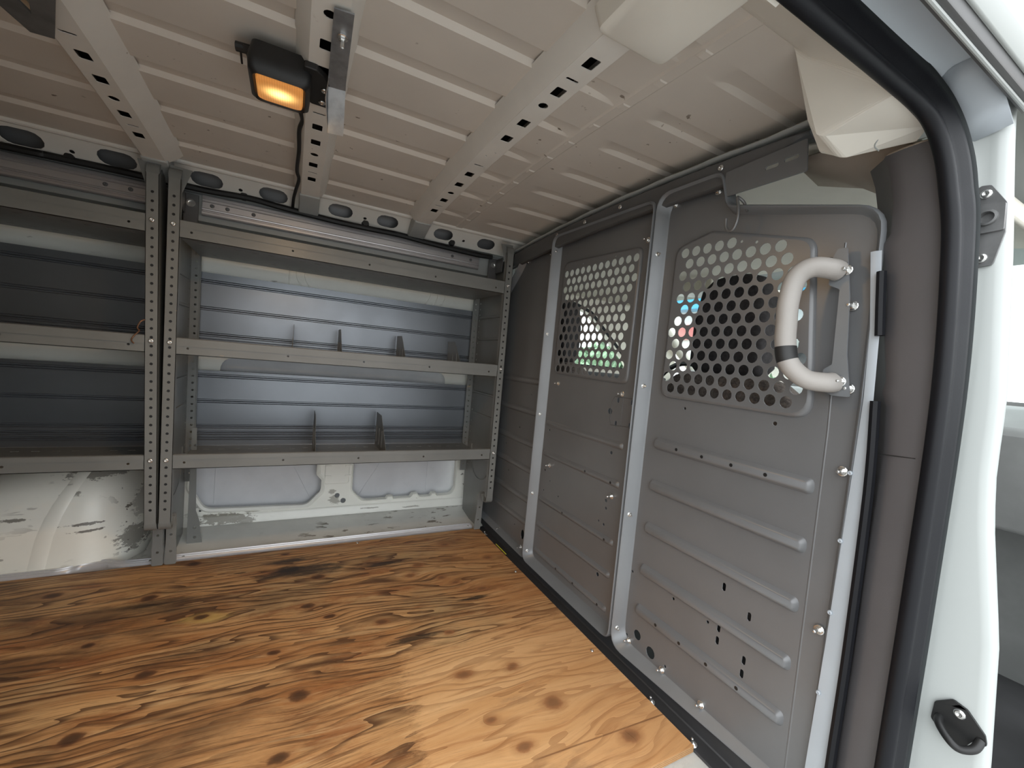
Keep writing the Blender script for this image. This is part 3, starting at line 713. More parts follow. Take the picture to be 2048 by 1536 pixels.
    for nm, (z0, z1) in Z.items():
        zt = (z0 + z1) / 2
        sl = (leanL * (zt - .2), leanR * (zt - .2)); x0_, x1_ = a0 + sl[0], a1 + sl[1]
        zp = z0 + .0025
        slots = []
        n = int((x1_ - x0_) / .05)
        for i in range(1, n):
            xx = x0_ + i * (x1_ - x0_) / n
            for yy in (1.84, 2.06): slots.append(rounded(rect(xx - .011, yy - .003, xx + .011, yy + .003), .002, 1))
        b = MB().me(plate(rect(x0_, YF + .006, x1_, YB - .014), slots, -.0015, 'xy', zp))
        s_ = obj('shelf', b, 'shelf_grey', u)
        lip = plate(densify(rect(x0_ - .004, z0, x1_ + .004, z1), 2.), [poly(x, z0 + .022, .004, 8) for x in (x0_ + .03, x0_ + .33, x0_ + .60, x0_ + .87, x1_ - .04)], .0015, 'xz', YF + .004)
        lb = MB().me(lip); zc = z0 + (.030 if nm != 'mid' else .026)
        lb.prism([(YF + .004, zc + .004), (YF + .001, zc + .0025), (YF + .001, z1 - .002), (YF + .003, z1), (YF + .012, z1 + .001), (YF + .012, z1 - .001), (YF + .005, z1 - .002)], 'yz', x0_ - .003, x1_ + .003)
        lb.prism([(YF + .004, z0), (YF + .004, z0 + .002), (YF + .018, z0 + .002), (YF + .018, z0)], 'yz', x0_ - .003, x1_ + .003)
        obj('shelf_lip', lb, 'shelf_grey', s_)
    # back panels with V grooves
    def back(zlo, zhi, gr):
        pr = [(YB, zlo)]
        for g in sorted(gr): pr += [(YB, g - .009), (YB + .006, g - .006), (YB + .006, g - .002), (YB + .001, g), (YB + .006, g + .002), (YB + .006, g + .006), (YB, g + .009)]
        pr += [(YB, zhi)]
        l0, l1 = leanL * ((zlo + zhi) / 2 - .2), leanR * ((zlo + zhi) / 2 - .2)
        rows_ = [[(x, y, z) for y, z in pr] for x in (xl + .03 + l0, (xl + xr) / 2, xr - .03 + l1)]
        obj('back_panel', MB().sheet(rows_), 'galv_panel', u, smooth=0, solid=.0012)
    back(.80, 1.128, [1.092, .982, .876, .850]); back(.408, .726, [.705, .598, .490, .462, .440])
    # dark mounting brackets to the wall rail at the upper rear corners
    for side, x0, ln in ((-1, xl, leanL), (1, xr, leanR)):
        xx = x0 - side * .035 + ln * 1.15
        br = MB().box((xx - .022, 1.921, 1.262), (xx + .022, 1.930, 1.372)).box((xx - side * -.018 - .003, 1.85, 1.30), (xx - side * -.018 + .003, 1.930, 1.368))
        k = obj('wall_bracket', br, 'bulk_dark', u, bevel=.002)
        wsh = MB().loft([[(xx + a, y, 1.338 + c) for a, c in poly(0, 0, r, 14)] for r, y in ((.014, 1.921), (.014, 1.915), (.009, 1.915), (.009, 1.920))]); obj('washer', wsh, 'zinc', k)
        gs = plate([(x0 - side * .002 + ln * 1.2, 1.33), (x0 - side * .034 + ln * 1.2, 1.33), (x0 - side * .06 + ln * 1.2, 1.412), (x0 + ln * 1.2, 1.416)], [], .002, 'xz', YF + .018); obj('top_gusset', gs, 'shelf_grey', u)
    return u
unitA = shelf_unit('grey steel three-shelf van rack against the side wall, next to the partition', -.370, .885, -.0136, -.003)
unitB = shelf_unit('grey steel three-shelf van rack above the white wheel arch', -1.64, -.374, -.030, -.0293)

# ---- shelf dividers
def divider(x, zb, h, d, label, grp, ftilt=.0):
    t = thing('shelf_divider', label, 'divider', (x, 1.95, zb), grp)
    pr = [(YB - .018, zb), (YB - .018, zb + h), (YB - d * .45, zb + h), (YB - d, zb + .012), (YB - d, zb)]
    b = MB().prism(pr, 'yz', x - .0008, x + .0008); me_ = b.mesh()
    for v in me_.vertices: v.co.x += ftilt * (v.co.z - zb)
    obj('blade', me_, 'shelf_grey', t)
    b = MB().box((x, YB - d, zb), (x + .016, YB - .018, zb + .0015)); obj('base_flange', b, 'shelf_grey', t)
    for i in range(3):
        yy = YB - .05 - i * d * .22; b = MB().prism([(yy, zb + .02), (yy + .008, zb + .02), (yy + .008, zb + h * .6), (yy, zb + h * .6)], 'yz', x - .003, x - .0008); obj('stiffener', b, 'shelf_grey', t)
    return t
for x, wd in ((.0, 'leftmost divider on the middle shelf, seen almost edge on'), (.185, 'second divider from the left on the middle shelf'), (.455, 'third divider from the left on the middle shelf'), (.72, 'rightmost divider on the middle shelf, nearest the partition')):
    divider(x, Z['mid'][0] + .003, .148, .26, 'small grey steel ' + wd, 'dividers on the middle shelf')
for x, wd in ((.105, 'left divider of two on the bottom shelf'), (.385, 'right divider of two on the bottom shelf')):
    divider(x, Z['low'][0] + .003, .160, .31, 'tall grey steel ' + wd, 'dividers on the bottom shelf')

# ---- aluminium wall rail and black wiring harness above the racks
rl = thing('wall_rail', 'long brushed aluminium logistics rail above the steel racks', 'rail', (-.4, 1.94, 1.305))
rp_ = [(y - .060, .88 + (z - .88) * .970) for y, z in [(2.004, 1.322), (1.992, 1.322), (1.990, 1.326), (1.990, 1.334), (1.994, 1.337), (1.994, 1.340), (1.990, 1.342), (1.989, 1.346), (1.993, 1.349), (1.993, 1.370), (1.989, 1.373), (1.989, 1.377), (1.994, 1.379), (1.994, 1.382), (1.990, 1.384), (1.990, 1.393), (1.993, 1.396), (2.004, 1.396)]]
for xa, xb in ((-1.60, -.455), (-.32, .776)):
    obj('extrusion', MB().prism(rp_, 'yz', xa, xb), 'alu', rl, smooth=20)
for x in (-.29, -.243, -.16, .64, .733, -.585, -.52, -1.07): inst('rail_screw', DARKPAN, 'steel_dark', rl, (x, 1.932, 1.3455), (0, -1, 0))
hp = [(-1.6, 1.40), (-.845, 1.404), (-.733, 1.407), (-.599, 1.409), (-.507, 1.407), (-.32, 1.408), (-.178, 1.413), (-.076, 1.405), (.033, 1.402), (.148, 1.398), (.27, 1.396), (.40, 1.400), (.539, 1.392), (.767, 1.386), (.86, 1.39)]
hn = thing('wiring_harness', 'black taped wiring harness running along the top of the side wall', 'cable', (-.3, 1.96, 1.39))
obj('loom', MB().tube(spline([(a * .962, 1.893 + .005 * math.sin(a * 17), .88 + (b - .88) * .962) for a, b in hp], 6), .0115, 8), 'black_cable', hn)
for x in (-.66, -.19, .24, .62): obj('cable_clip', MB().loft([[(x + a, 1.885, 1.396 + b) for a, b in poly(0, 0, r, 10)] for r in (.012,)] + [[(x + a, 1.898, 1.396 + b) for a, b in poly(0, 0, .016, 10)]]), 'black_plastic', hn)

# ---- bulkhead partition
bh = thing('partition_wall', 'grey steel cab partition with two perforated window panels', 'partition', (.93, 1.2, .02))
XS, XR = .945, .905
def perf(outline_in, z0, y0, yodd, ny, nrows=13, r=.0132):
    hs = []
    for k in range(nrows):
        ystart = y0 if k % 2 == 0 else yodd
        for j in range(ny + 2):
            c = (ystart - .0345 * j, z0 + .0309 * k)
            if all(pip((c[0] + dx, c[1] + dz), outline_in) for dx, dz in ((.02, 0), (-.02, 0), (0, .02), (0, -.02))): hs.append(poly(c[0], c[1], r, 14))
    return hs
def tray(name, outl, rad, ins, holes, win=None, perf_holes=None, rimx=None, label=None):
    rimx = rimx or (lambda y, z: XR)
    ro = rounded(outl, rad, 5); ri = rounded(inset(outl, ins), rad, 5); rx = rounded(inset(outl, -.003), rad, 5)
    rin = rounded(inset(outl, .003), rad, 5)
    sheet_holes = list(holes)
    if win: sheet_holes.append(rounded(win[0], win[1], 5))
    o = obj('panel', plate(ri, sheet_holes, .0016, 'yz', XS), 'bulk_grey', bh, label=label)
    rim = MB().loft([[(XS, a, b) for a, b in rx], [(rimx(a, b) + .004, a, b) for a, b in rx], [(rimx(a, b), a, b) for a, b in ro], [(rimx(a, b) + .002, a, b) for a, b in rin],
                     [((rimx(a2, b2) * .12 + XS * .88), a * .8 + a2 * .2, b * .8 + b2 * .2) for (a, b), (a2, b2) in zip(ri, ro)], [(XS, a, b) for a, b in ri]], True, (False, False))
    obj('panel_rim', rim, 'rim_grey', o, smooth=50)
    if win:
        w0 = rounded(win[0], win[1], 5); w1 = rounded(inset(win[0], .008), win[1], 5)
        em = MB().loft([[(XS, a, b) for a, b in w0], [(XS - .007, a * .75 + c * .25, b * .75 + d * .25) for (a, b), (c, d) in zip(w0, w1)], [(XS - .009, a, b) for a, b in w1]], True, (False, False))
        obj('window_emboss', em, 'bulk_grey', o, smooth=60)
        obj('perforated_window', plate(dedup(w1), perf_holes, .0018, 'yz', XS - .009), 'bulk_grey', o, smooth=0, label='perforated steel sheet with rows of round holes')
    return o
def ribs(par, tops, ya, yb, h=.028, d=.010, holes={}):
    for i, zt in enumerate(tops):
        o_ = rounded(rect(ya, zt - h, yb, zt), h * .42, 4)
        i1 = rounded(inset(rect(ya, zt - h, yb, zt), .006), h * .25, 4); i2 = rounded(inset(rect(ya, zt - h, yb, zt), .009), h * .18, 4)
        b = MB().loft([[(XS, a, c) for a, c in o_], [(XS - d * .8, a, c) for a, c in i1], [(XS - d, a, c) for a, c in i2]], True, (False, True))
        r_ = obj('rib', b, 'bulk_grey', par, smooth=50)
        for y in holes.get(i, []):
            obj('painted_rib_hole', MB().loft([[(XS - d - .0003, y + a, zt - h / 2 + c) for a, c in poly(0, 0, .0045, 8)], [(XS - d - .0001, y + a, zt - h / 2 + c) for a, c in poly(0, 0, .0045, 8)]]), 'black_plastic', par)  # flat black disc painted for the dark of a hole, rib not pierced
# right-hand panel (by the door)
R_OUT = [(.920, .053), (.920, 1.392), (.725, 1.388), (.700, 1.302), (.455, 1.240), (.392, 1.205), (.386, .870), (.387, .02), (.45, .02)]
R_OUT = [(.926, .050), (.926, 1.394), (.722, 1.390), (.698, 1.300), (.392, 1.222), (.386, .86), (.392, .053)]
R_OUT = R_OUT[::-1]
# after reversing: order is right-bottom ... left-bottom
Rrad = [.03, .03, .06, .03, .035, .045, .045]
Rins = [.010, .010, .012, .014, .014, .016, .018]
rh = [poly(.783, .795, .004, 8), poly(.543, .796, .005, 8), poly(.905, .281, .004, 8), poly(.750, .282, .004, 8), poly(.644, .282, .004, 8), poly(.90, .086, .004, 8), poly(.752, .090, .004, 8), poly(.86, .110, .014, 12), poly(.806, .092, .016, 12)]
rh += [ovalpoly(y, z, .008, .020) if False else [(y + b_, z + a_) for a_, b_ in ovalpoly(0, 0, .020, .009)] for y, z in ((.613, .388), (.546, .354), (.614, .285), (.614, .254), (.546, .251), (.547, .219))]
Rwin = [(.870, .818), (.868, 1.238), (.755, 1.262), (.505, 1.190), (.468, .815)]
Rwin_r = [.03, .03, .02, .035, .04]
ph_ = perf(Rwin, .846, .832, .849, 11)
def cen2(h): return Vector((sum(a for a, b in h) / len(h), sum(b for a, b in h) / len(h)))
def extra(hs, win, cands):
    for y, z, r in cands:
        if pip((y, z), inset(win, .016)) and all((cen2(h) - Vector((y, z))).length > r + .0155 for h in hs): hs.append(poly(y, z, r, 6))
    return hs
ph_ = extra(ph_, Rwin, [(.803, 1.236, .0035), (.668, 1.215, .004), (.63, 1.206, .004), (.80, .8285, .0025)])
pR = tray('panel', R_OUT, Rrad, Rins, rh, (Rwin, Rwin_r), ph_, rimx=lambda y, z: XR if y > .50 else XR + .026 * min(1, (.50 - y) / .05), label='right-hand partition panel with a larger-hole perforated window')
ribs(pR, [.699, .576, .450, .325, .204], .450, .874, .034, .012, {0: [.786, .706, .625, .543], 4: [.789, .709, .628, .548]})
obj('flange_crease', MB().tube([(XS + .0013, .452, 1.17), (XS + .0013, .440, .8), (XS + .0013, .436, .075)], .0025, 6), 'bulk_grey', pR, smooth=60)
for y, z in ((.892, 1.366), (.755, 1.362)): inst('bolt', BOLT, 'zinc', pR, (XS - .001, y, z), (-1, -.15, 0))
for y, z in ((.888, .075), (.760, .075), (.635, .075)): inst('bolt', BOLT, 'zinc', pR, (XS - .001, y, z), (-1, 0, .2))
for y, z in ((.424, 1.044), (.412, .886), (.405, .728), (.408, .412)): inst('bolt', BOLT, 'zinc', pR, (XS - .003, y, z), (-1, 0, 0))
for z in (1.227, .842, .454, .10): inst('bolt', BOLT_S, 'zinc', pR, (.922, .9195, z), (-.25, -1, 0))
# middle panel
M_OUT = [(.938, .053), (.938, 1.385), (1.480, 1.396), (1.486, .053)]
mh = [poly(y, z, r, 8) for y, z, r in ((1.079, .744, .011), (1.430, .614, .005), (1.052, .610, .006), (1.435, .447, .005), (1.053, .449, .006), (1.391, .414, .003), (1.431, .364, .004), (1.050, .424, .005), (1.053, .368, .005), (1.079, .371, .004), (1.325, .372, .004), (1.057, .195, .007), (1.437, .192, .004))]
mh += [[(y + b_, z + a_) for a_, b_ in ovalpoly(0, 0, .018, .010)] for y, z in ((1.045, .785), (1.046, .708), (.982, .785), (.982, .712))]
Mwin = [(1.006, .838), (1.000, 1.272), (1.425, 1.290), (1.432, .846)]
pm = perf(Mwin, .868, 1.401, 1.384, 11)
pM = tray('panel', M_OUT, .035, [.008, .012, .016, .016], mh, (Mwin, [.03, .03, .03, .03]), extra(pm, Mwin, [(1.30, 1.264, .003), (1.12, 1.260, .003)]), label='middle partition panel with perforated window and latch knock-out')
ribs(pM, [.653, .528, .337, .230, .116], 1.000, 1.456, .024, .008, {1: [1.168, 1.033], 2: [1.278, 1.035], 4: [1.284, 1.174, 1.036]})
for ln_ in ([(1.068, .700), (1.075, .72), (1.075, .775), (1.062, .795), (.975, .797)], [(1.068, .700), (.975, .708)], [(1.022, .703), (1.022, .796)]):
    obj('latch_outline', MB().tube([(XS - .0005, a, b) for a, b in ln_], .0012, 5), 'bulk_dark', pM)
for y, z in ((1.395, .808), (1.028, .807), (1.401, .475), (1.027, .472), (.985, 1.286)): inst('bolt', BOLT, 'zinc', pM, (XS - .001, y, z), (-1, 0, 0))
for z in (1.338, 1.004, .672, .338, .089): inst('bolt', BOLT_S, 'zinc', pM, (.922, 1.4765, z), (-.25, -1, 0))
# left panel (behind the rack)
L_OUT = [(1.488, .048), (1.490, 1.390), (1.74, 1.375), (1.80, 1.31), (1.99, 1.15), (2.06, .06)]
lh = [poly(1.565, .12, .014, 10, .022), poly(1.505, .09, .012, 10, .02), poly(1.66, .17, .004, 6), poly(1.645, .135, .004, 6), poly(1.70, .22, .004, 6), poly(1.75, .36, .004, 6), poly(1.80, .48, .004, 6), poly(1.68, .58, .004, 6), poly(1.60, .74, .004, 6)]
pL = tray('panel', L_OUT, [.03, .035, .02, .04, .05, .03], [.010, .012, .012, .012, .012, .014], lh, rimx=lambda y, z: XR + .01, label='narrow partition panel half hidden behind the rack')
ribs(pL, [.815, .68, .54, .425, .295, .195], 1.530, 1.96, .030, .008)
for y, z in ((1.74, 1.345), (1.52, 1.335), (1.971, .060), (1.782, .060), (1.566, .062)): inst('bolt', BOLT, 'zinc', pL, (XS - .001, y, z), (-1, 0, 0))
# header bar under the roof and its slotted end bracket
def hz(y): return 1.424 - .055 * (y - 1.05) ** 2
hrow = []
for i in range(29):
    y = .53 + (1.86 - .53) * i / 28; w_ = max(0., min(1., (y - .53) / .20)); lo_ = hz(y) - .006 - .052 * w_
    hrow.append([(.930, y, lo_ - .004), (.9155, y, lo_), (.9145, y, hz(y) - .002), (.920, y, hz(y) + .003), (.985, y, hz(y) + .016)])
hd = obj('header_bar', MB().sheet(hrow), 'bulk_dark', bh, smooth=40, solid=.002)
for y in (.731, 1.095, 1.281, 1.461): inst('header_bolt', PAN, 'zinc', hd, (.913, y, hz(y) - .016), (-1, 0, 0))
sb = plate(rounded([(.712, 1.324), (.522, 1.322), (.528, 1.390), (.712, 1.384)], .004, 2), [[(y + a_, z + b_) for a_, b_ in ovalpoly(0, 0, .030, .009)] for y, z in ((.598, 1.358), (.557, 1.360))], .003, fn=lambda a, b, c: (.909 + c, a, b))
obj('header_bracket', sb, 'bulk_grey', hd)
# roof flange strip just above the header (wavy weld flange)
fl_ = []
for i in range(49):
    y = .44 + (1.88 - .44) * i / 48; w = .003 * (1 if (i // 3) % 2 else 0); zz = hz(y) + .014 if y > .62 else hz(.62) + .014 + .012 * math.sin((.62 - y) / .18 * PI) * -.2 + (.62 - y) * .02
    fl_.append([(.925, y, zz - .006), (.915 - w, y, zz + .002), (.930 - w, y, zz + .012), (1.0, y, zz + .03)])
obj('roof_flange', MB().sheet(fl_), 'rail_grey', ceiling, smooth=50, solid=.002)
# floor angle at the foot of the partition
fa_ = obj('floor_angle', MB().prism([(.889, .0), (.889, .006), (.932, .008), (.938, .05), (.95, .05), (.95, .0)], 'xz', .36, 2.08), 'dash_dark', bh, bevel=.003)
for y in (.744, .612, 1.842): inst('floor_bolt', BOLT, 'zinc', fa_, (.899, y, .007), (-.35, 0, 1))
# grab handle
gh_path = spline([(.922, .447, 1.110), (.905, .452, 1.112), (.884, .475, 1.114), (.872, .495, 1.095), (.868, .502, 1.05), (.868, .501, 1.005), (.868, .498, .965), (.871, .488, .925), (.884, .462, .898), (.905, .436, .894), (.922, .430, .896)], 6)
gh = obj('grab_handle', MB().tube(gh_path, .0195, 14, ry=.0165, upv=Vector((1, 0, 0))), 'handle_plastic', bh, smooth=70, label='light grey moulded grab handle')
i0 = min(range(len(gh_path)), key=lambda i: abs(gh_path[i].z - .944)); obj('tape_band', MB().tube(gh_path, .0202, 14, ry=.0172, upv=Vector((1, 0, 0)), sl=(i0 - 2, i0 + 3)), 'tape_black', gh, smooth=70)
obj('handle_slot', MB().box((.9, .4515, 1.118), (.906, .4575, 1.133)), 'black_plastic', gh)
bk = plate(rounded([(.462, 1.085), (.462, 1.135), (.454, 1.154), (.438, 1.154), (.424, 1.060), (.416, .950), (.402, .870), (.432, .870), (.452, .880), (.452, .920), (.438, .93), (.442, 1.075)][::-1], .004, 2), [], .003, 'yz', .924)
hb = obj('handle_bracket', bk, 'rim_grey', bh)
for y, z in ((.443, 1.110), (.430, .898)): inst('bolt', BOLT, 'zinc', hb, (.9235, y - .010, z), (-1, -.1, 0))

# ---- S hook hanging on the panel edge
s_pts = [(.925, .655, 1.280), (.922, .664, 1.302), (.908, .670, 1.312), (.897, .664, 1.304), (.893, .656, 1.282), (.892, .654, 1.255), (.892, .661, 1.234), (.892, .673, 1.231), (.892, .682, 1.243), (.892, .684, 1.262)]
o = obj('s_hook', MB().tube(spline(s_pts, 7), .0034, 8), 'steel_dark', None, smooth=60); tag(o, 'thin dark steel S-hook hanging on the top edge of the partition', 'hook')

# ---- ceiling lamp
lp_ = thing('cargo_lamp', 'lit amber cargo lamp in a black housing under the roof', 'lamp', (-.05, 1.06, 1.40))
hs_rings = []
for z, g in ((1.398, -.004), (1.394, .0), (1.402, .008), (1.424, .010), (1.455, .004)):
    hs_rings.append([(x, y, z) for x, y in rounded(rect(-.100 - g, 1.010 - g, -.006 + g, 1.118 + g), .014, 4)])
hs_ = MB().loft(hs_rings, True, (False, True)); obj('housing', hs_, 'black_plastic', lp_, smooth=50)
vz = MB().loft([[(-.122, 1.034, 1.452), (-.018, 1.022, 1.452), (-.018, 1.05, 1.460), (-.122, 1.06, 1.460)], [(-.112, 1.018, 1.425), (-.008, 1.008, 1.425), (-.008, 1.05, 1.455), (-.112, 1.05, 1.455)], [(-.106, 1.006, 1.402), (-.002, 1.004, 1.402), (-.002, 1.02, 1.45), (-.106, 1.022, 1.45)]]); obj('visor', vz, 'black_plastic', lp_, bevel=.003)
mp = MB().prism(rounded([(-.012, .985), (.012, .985), (.030, 1.005), (.043, 1.03), (.043, 1.122), (.006, 1.122), (-.012, 1.09)], .006, 3), 'xy', 1.425, 1.4385); obj('mount_plate', mp, 'black_plastic', lp_, bevel=.002)
for x, y in ((.030, 1.048), (.028, 1.100)): inst('screw', PAN, 'zinc', lp_, (x, y, 1.425), (0, 0, -1))
hg = MB().tube([(-.132, 1.044, 1.449), (-.105, 1.040, 1.449)], .009, 10).tube([(-.124, 1.046, 1.444), (-.124, 1.075, 1.436)], .002, 6); obj('hinge_pin', hg, 'black_plastic', lp_)
lz = MB().loft([[(x, y, z) for x, y in rounded(rect(-.096 + g, 1.014 + g, -.010 - g, 1.106 - g), .012, 4)] for g, z in ((0, 1.400), (.001, 1.3935), (.005, 1.391))])
me_l = lz.mesh('lens'); lo = obj('lens', me_l, 'lens', lp_, smooth=30, label='glowing amber ribbed lens')
me_l.transform(Matrix.Translation(-(Vector((-.053, 1.06, 1.393)) - BASE[lp_]))); lo.location = Vector((-.053, 1.06, 1.393)) - BASE[lp_]
ll = bpy.data.lights.new('cargo_bulb', 'AREA'); ll.energy = 1.6; ll.color = (1., .62, .28); ll.shape = 'RECTANGLE'; ll.size = .075; ll.size_y = .08
lob = bpy.data.objects.new('cargo_bulb', ll); COL.objects.link(lob); lob.parent = lp_; lob.location = Vector((-.053, 1.06, 1.388)) - BASE[lp_]
# cable from the lamp along the bow to the harness
cp = [(-.015, 1.125, 1.43), (-.022, 1.18, 1.443), (-.010, 1.255, 1.445), (-.017, 1.32, 1.443), (-.016, 1.44, 1.439), (-.020, 1.59, 1.433), (-.013, 1.66, 1.429), (-.022, 1.76, 1.42), (-.028, 1.83, 1.410), (-.030, 1.885, 1.392)]
o = obj('lamp_cable', MB().tube(spline(cp, 6), .0055, 7), 'black_cable', None, smooth=60); tag(o, 'thin black cable running from the amber lamp along the roof bow', 'cable')

# ---- roof brackets
rb = thing('roof_bracket', 'grey galvanised steel bracket bolted under the roof bow beside the amber lamp', 'bracket', (.05, 1.0, 1.40))
b = MB().loft([[(.029, .795, 1.4285), (.060, .790, 1.4285), (.060, .790, 1.4255), (.029, .795, 1.4255)], [(.034, 1.00, 1.430), (.068, .995, 1.430), (.068, .995, 1.427), (.034, 1.00, 1.427)], [(.036, 1.03, 1.428), (.070, 1.025, 1.428), (.070, 1.022, 1.425), (.036, 1.027, 1.425)], [(.044, 1.098, 1.362), (.076, 1.092, 1.362), (.076, 1.088, 1.360), (.044, 1.094, 1.360)]])
obj('strap', b, 'galv_steel', rb, smooth=20)
b = MB().loft([[(.034, .99, 1.430), (.035, .99, 1.430), (.035, .99, 1.4215), (.034, .99, 1.4215)], [(.036, 1.03, 1.428), (.0375, 1.03, 1.428), (.033, 1.035, 1.405), (.0315, 1.035, 1.405)], [(.044, 1.098, 1.362), (.0455, 1.098, 1.362), (.0445, 1.098, 1.3605), (.043, 1.098, 1.3605)]]); obj('side_flange', b, 'galv_steel', rb)
inst('bolt', BOLT, 'zinc', rb, (.048, .855, 1.4255), (0, 0, -1))
rb2 = thing('roof_bracket', 'dark triangular steel bracket at the roof bow in the upper left corner', 'bracket', (-.44, 1.1, 1.40))
tri = plate([(-.335, .90), (-.435, 1.174), (-.470, 1.177), (-.505, 1.01), (-.472, .93), (-.441, 1.105), (-.372, .90)], [], -.005, fn=lambda a, b, c: (a, b, 1.418 + c))
obj('bracket_plate', tri, 'steel_dark', rb2, bevel=.001)
obj('folded_edge', MB().loft([[(-.335, .90, 1.437), (-.338, .90, 1.437), (-.338, .90, 1.414), (-.335, .90, 1.414)], [(-.432, 1.166, 1.437), (-.435, 1.166, 1.437), (-.435, 1.166, 1.414), (-.432, 1.166, 1.414)]]), 'steel_dark', rb2)
# ---- small things
wt = [(-.428, 1.768, .905), (-.436, 1.760, .898), (-.444, 1.762, .878), (-.440, 1.766, .868), (-.452, 1.762, .850), (-.458, 1.765, .836), (-.452, 1.768, .826)]
o = obj('wire_tie', MB().tube(spline(wt, 6), .0022, 6), 'copper', None, smooth=60); tag(o, 'short twist of copper wire hooked on the rack post', 'wire')
o = obj('strap_end', MB().loft([[(.889, 1.60, .021), (.893, 1.60, .021), (.893, 1.60, .0225), (.889, 1.60, .0225)], [(.891, 1.71, .020), (.895, 1.71, .020), (.895, 1.71, .0215), (.891, 1.71, .0215)]]), 'yellow', None); tag(o, 'narrow yellow strip beside the plywood at the foot of the partition', 'strip')

# ---- strikers on the door jamb
us = thing('striker_plate', 'black steel locating plate with a round hole, high on the white door jamb', 'striker', (1.0, .275, 1.16))
XJ = .9985
b = plate(rounded([(.297, 1.222), (.290, 1.240), (.276, 1.238), (.256, 1.205), (.253, 1.158), (.262, 1.106), (.282, 1.104), (.290, 1.116)][::-1], .006, 3), [], -.004, 'yz', XJ)
k = obj('plate', b, 'steel_dark', us, bevel=.001)
b = plate(rounded([(.293, 1.207), (.256, 1.204), (.254, 1.160), (.290, 1.158)][::-1], .003, 3), [poly(.2745, 1.183, .0085, 14)], -.006, 'yz', XJ - .003); obj('raised_pad', b, 'steel_dark', us, bevel=.001)
b = MB().loft([[(x, .2745 + a, 1.183 + c) for a, c in poly(0, 0, r, 16)] for r, x in ((.0135, XJ - .009), (.0125, XJ - .013), (.0095, XJ - .0135), (.0085, XJ - .010), (.0085, XJ - .003))], True, (False, False)); obj('hole_collar', b, 'steel_dark', us)
for y, z in ((.281, 1.224), (.276, 1.119)): inst('rivet', PAN, 'zinc', us, (XJ - .004, y, z), (-1, 0, 0))
lsx = thing('door_striker', 'black striker loop low on the white door jamb', 'striker', (1.0, .22, .35))
b = plate(rounded([(.252, .372), (.232, .391), (.214, .386), (.192, .362), (.188, .345), (.204, .342), (.214, .320), (.230, .318), (.254, .342)][::-1], .006, 3), [], -.004, 'yz', XJ); obj('base_plate', b, 'black_plastic', lsx, bevel=.0015)
b = MB().tube(spline([(XJ - .002, .244, .352), (XJ - .016, .240, .346), (XJ - .026, .225, .336), (XJ - .026, .212, .331), (XJ - .016, .199, .338), (XJ - .002, .196, .350)], 6), .006, 10); obj('loop', b, 'black_plastic', lsx, smooth=60)
inst('rivet', PAN, 'zinc', lsx, (XJ - .004, .222, .374), (-1, 0, 0))

# ================================================================= CAB (seen through the partition)
cab = thing('wall_cab', loc=(1.5, 1.2, 0), kind='structure')
# headliner
hr = []
for i in range(9):
    x = 1.0 + i * .13; hr.append([(x, .30, 1.24), (x, .33, 1.31), (x, .42, 1.38), (x, .60, 1.43 - .002 * i), (x, 1.2, 1.45 - .003 * i), (x, 1.8, 1.43 - .002 * i), (x, 2.0, 1.38), (x, 2.10, 1.31)])
obj('cab_headliner', MB().sheet(hr), 'cream_trim', cab, smooth=60, solid=.01)
# brown padded corner by the passenger pillar
br_ = [[(1.0, .60, 1.40), (1.0, .50, 1.395), (1.0, .42, 1.37), (.99, .36, 1.33), (.985, .335, 1.32)], [(1.03, .60, 1.385), (1.03, .50, 1.36), (1.02, .42, 1.325), (1.0, .37, 1.28), (.99, .335, 1.25)], [(1.10, .60, 1.37), (1.09, .50, 1.33), (1.08, .42, 1.27), (1.05, .37, 1.22), (1.01, .335, 1.18)]]
obj('pillar_padding', MB().sheet(br_), 'headliner', cab, smooth=70, solid=.006)
obj('belt_pillar_trim', MB().loft([[(1.02, .32, z), (1.10, .30, z), (1.16, .33, z), (1.10, .40 + d, z), (1.03, .41 + d, z)] for z, d in ((-.05, .03), (.5, .02), (.9, .0), (1.25, .0))]), 'dash_dark', cab, bevel=.01)
obj('roof_outer_front', MB().sheet([[(1.0, y, 1.50), (1.6, y, 1.49), (2.0, y, 1.44), (2.15, y, 1.36)] for y in (.24, 2.26)]), 'jamb_white', cab, solid=.006)
# driver door (far side): lower panel and frame with raked front edge, and its glass
DD = rounded([(1.30, .90), (1.985, .90), (1.955, .94), (1.62, 1.215), (1.50, 1.25), (1.30, 1.26)], [.03, .02, .03, .06, .05, .03], 5)
obj('driver_door_shell', plate(rect(1.0, -.2, 2.4, 1.36), [DD], .05, 'xz', 2.12), 'cream_trim', cab)
obj('driver_door_panel', MB().box((1.02, 2.085, -.19), (2.3, 2.118, .86)), 'dash_dark', cab, bevel=.01)
fr2 = inset(dedup(DD), -.018)
obj('window_rubber', MB().loft([[(a, 2.115, b) for a, b in dedup(DD)], [(a, 2.112, b) for a, b in fr2], [(a, 2.12, b) for a, b in fr2]], True, (False, False)), 'black_rubber', cab)
obj('driver_belt_pillar', MB().loft([[(1.03, 2.05, z), (1.20 + d, 2.03, z), (1.30 + d, 2.09, z), (1.30 + d, 2.12, z), (1.03, 2.12, z)] for z, d in ((-.05, .05), (.85, .02), (1.35, -.02))]), 'dash_dark', cab, bevel=.01)
w1_ = struct(obj('window_1', plate(DD, [], .004, 'xz', 2.145), 'glass')); 
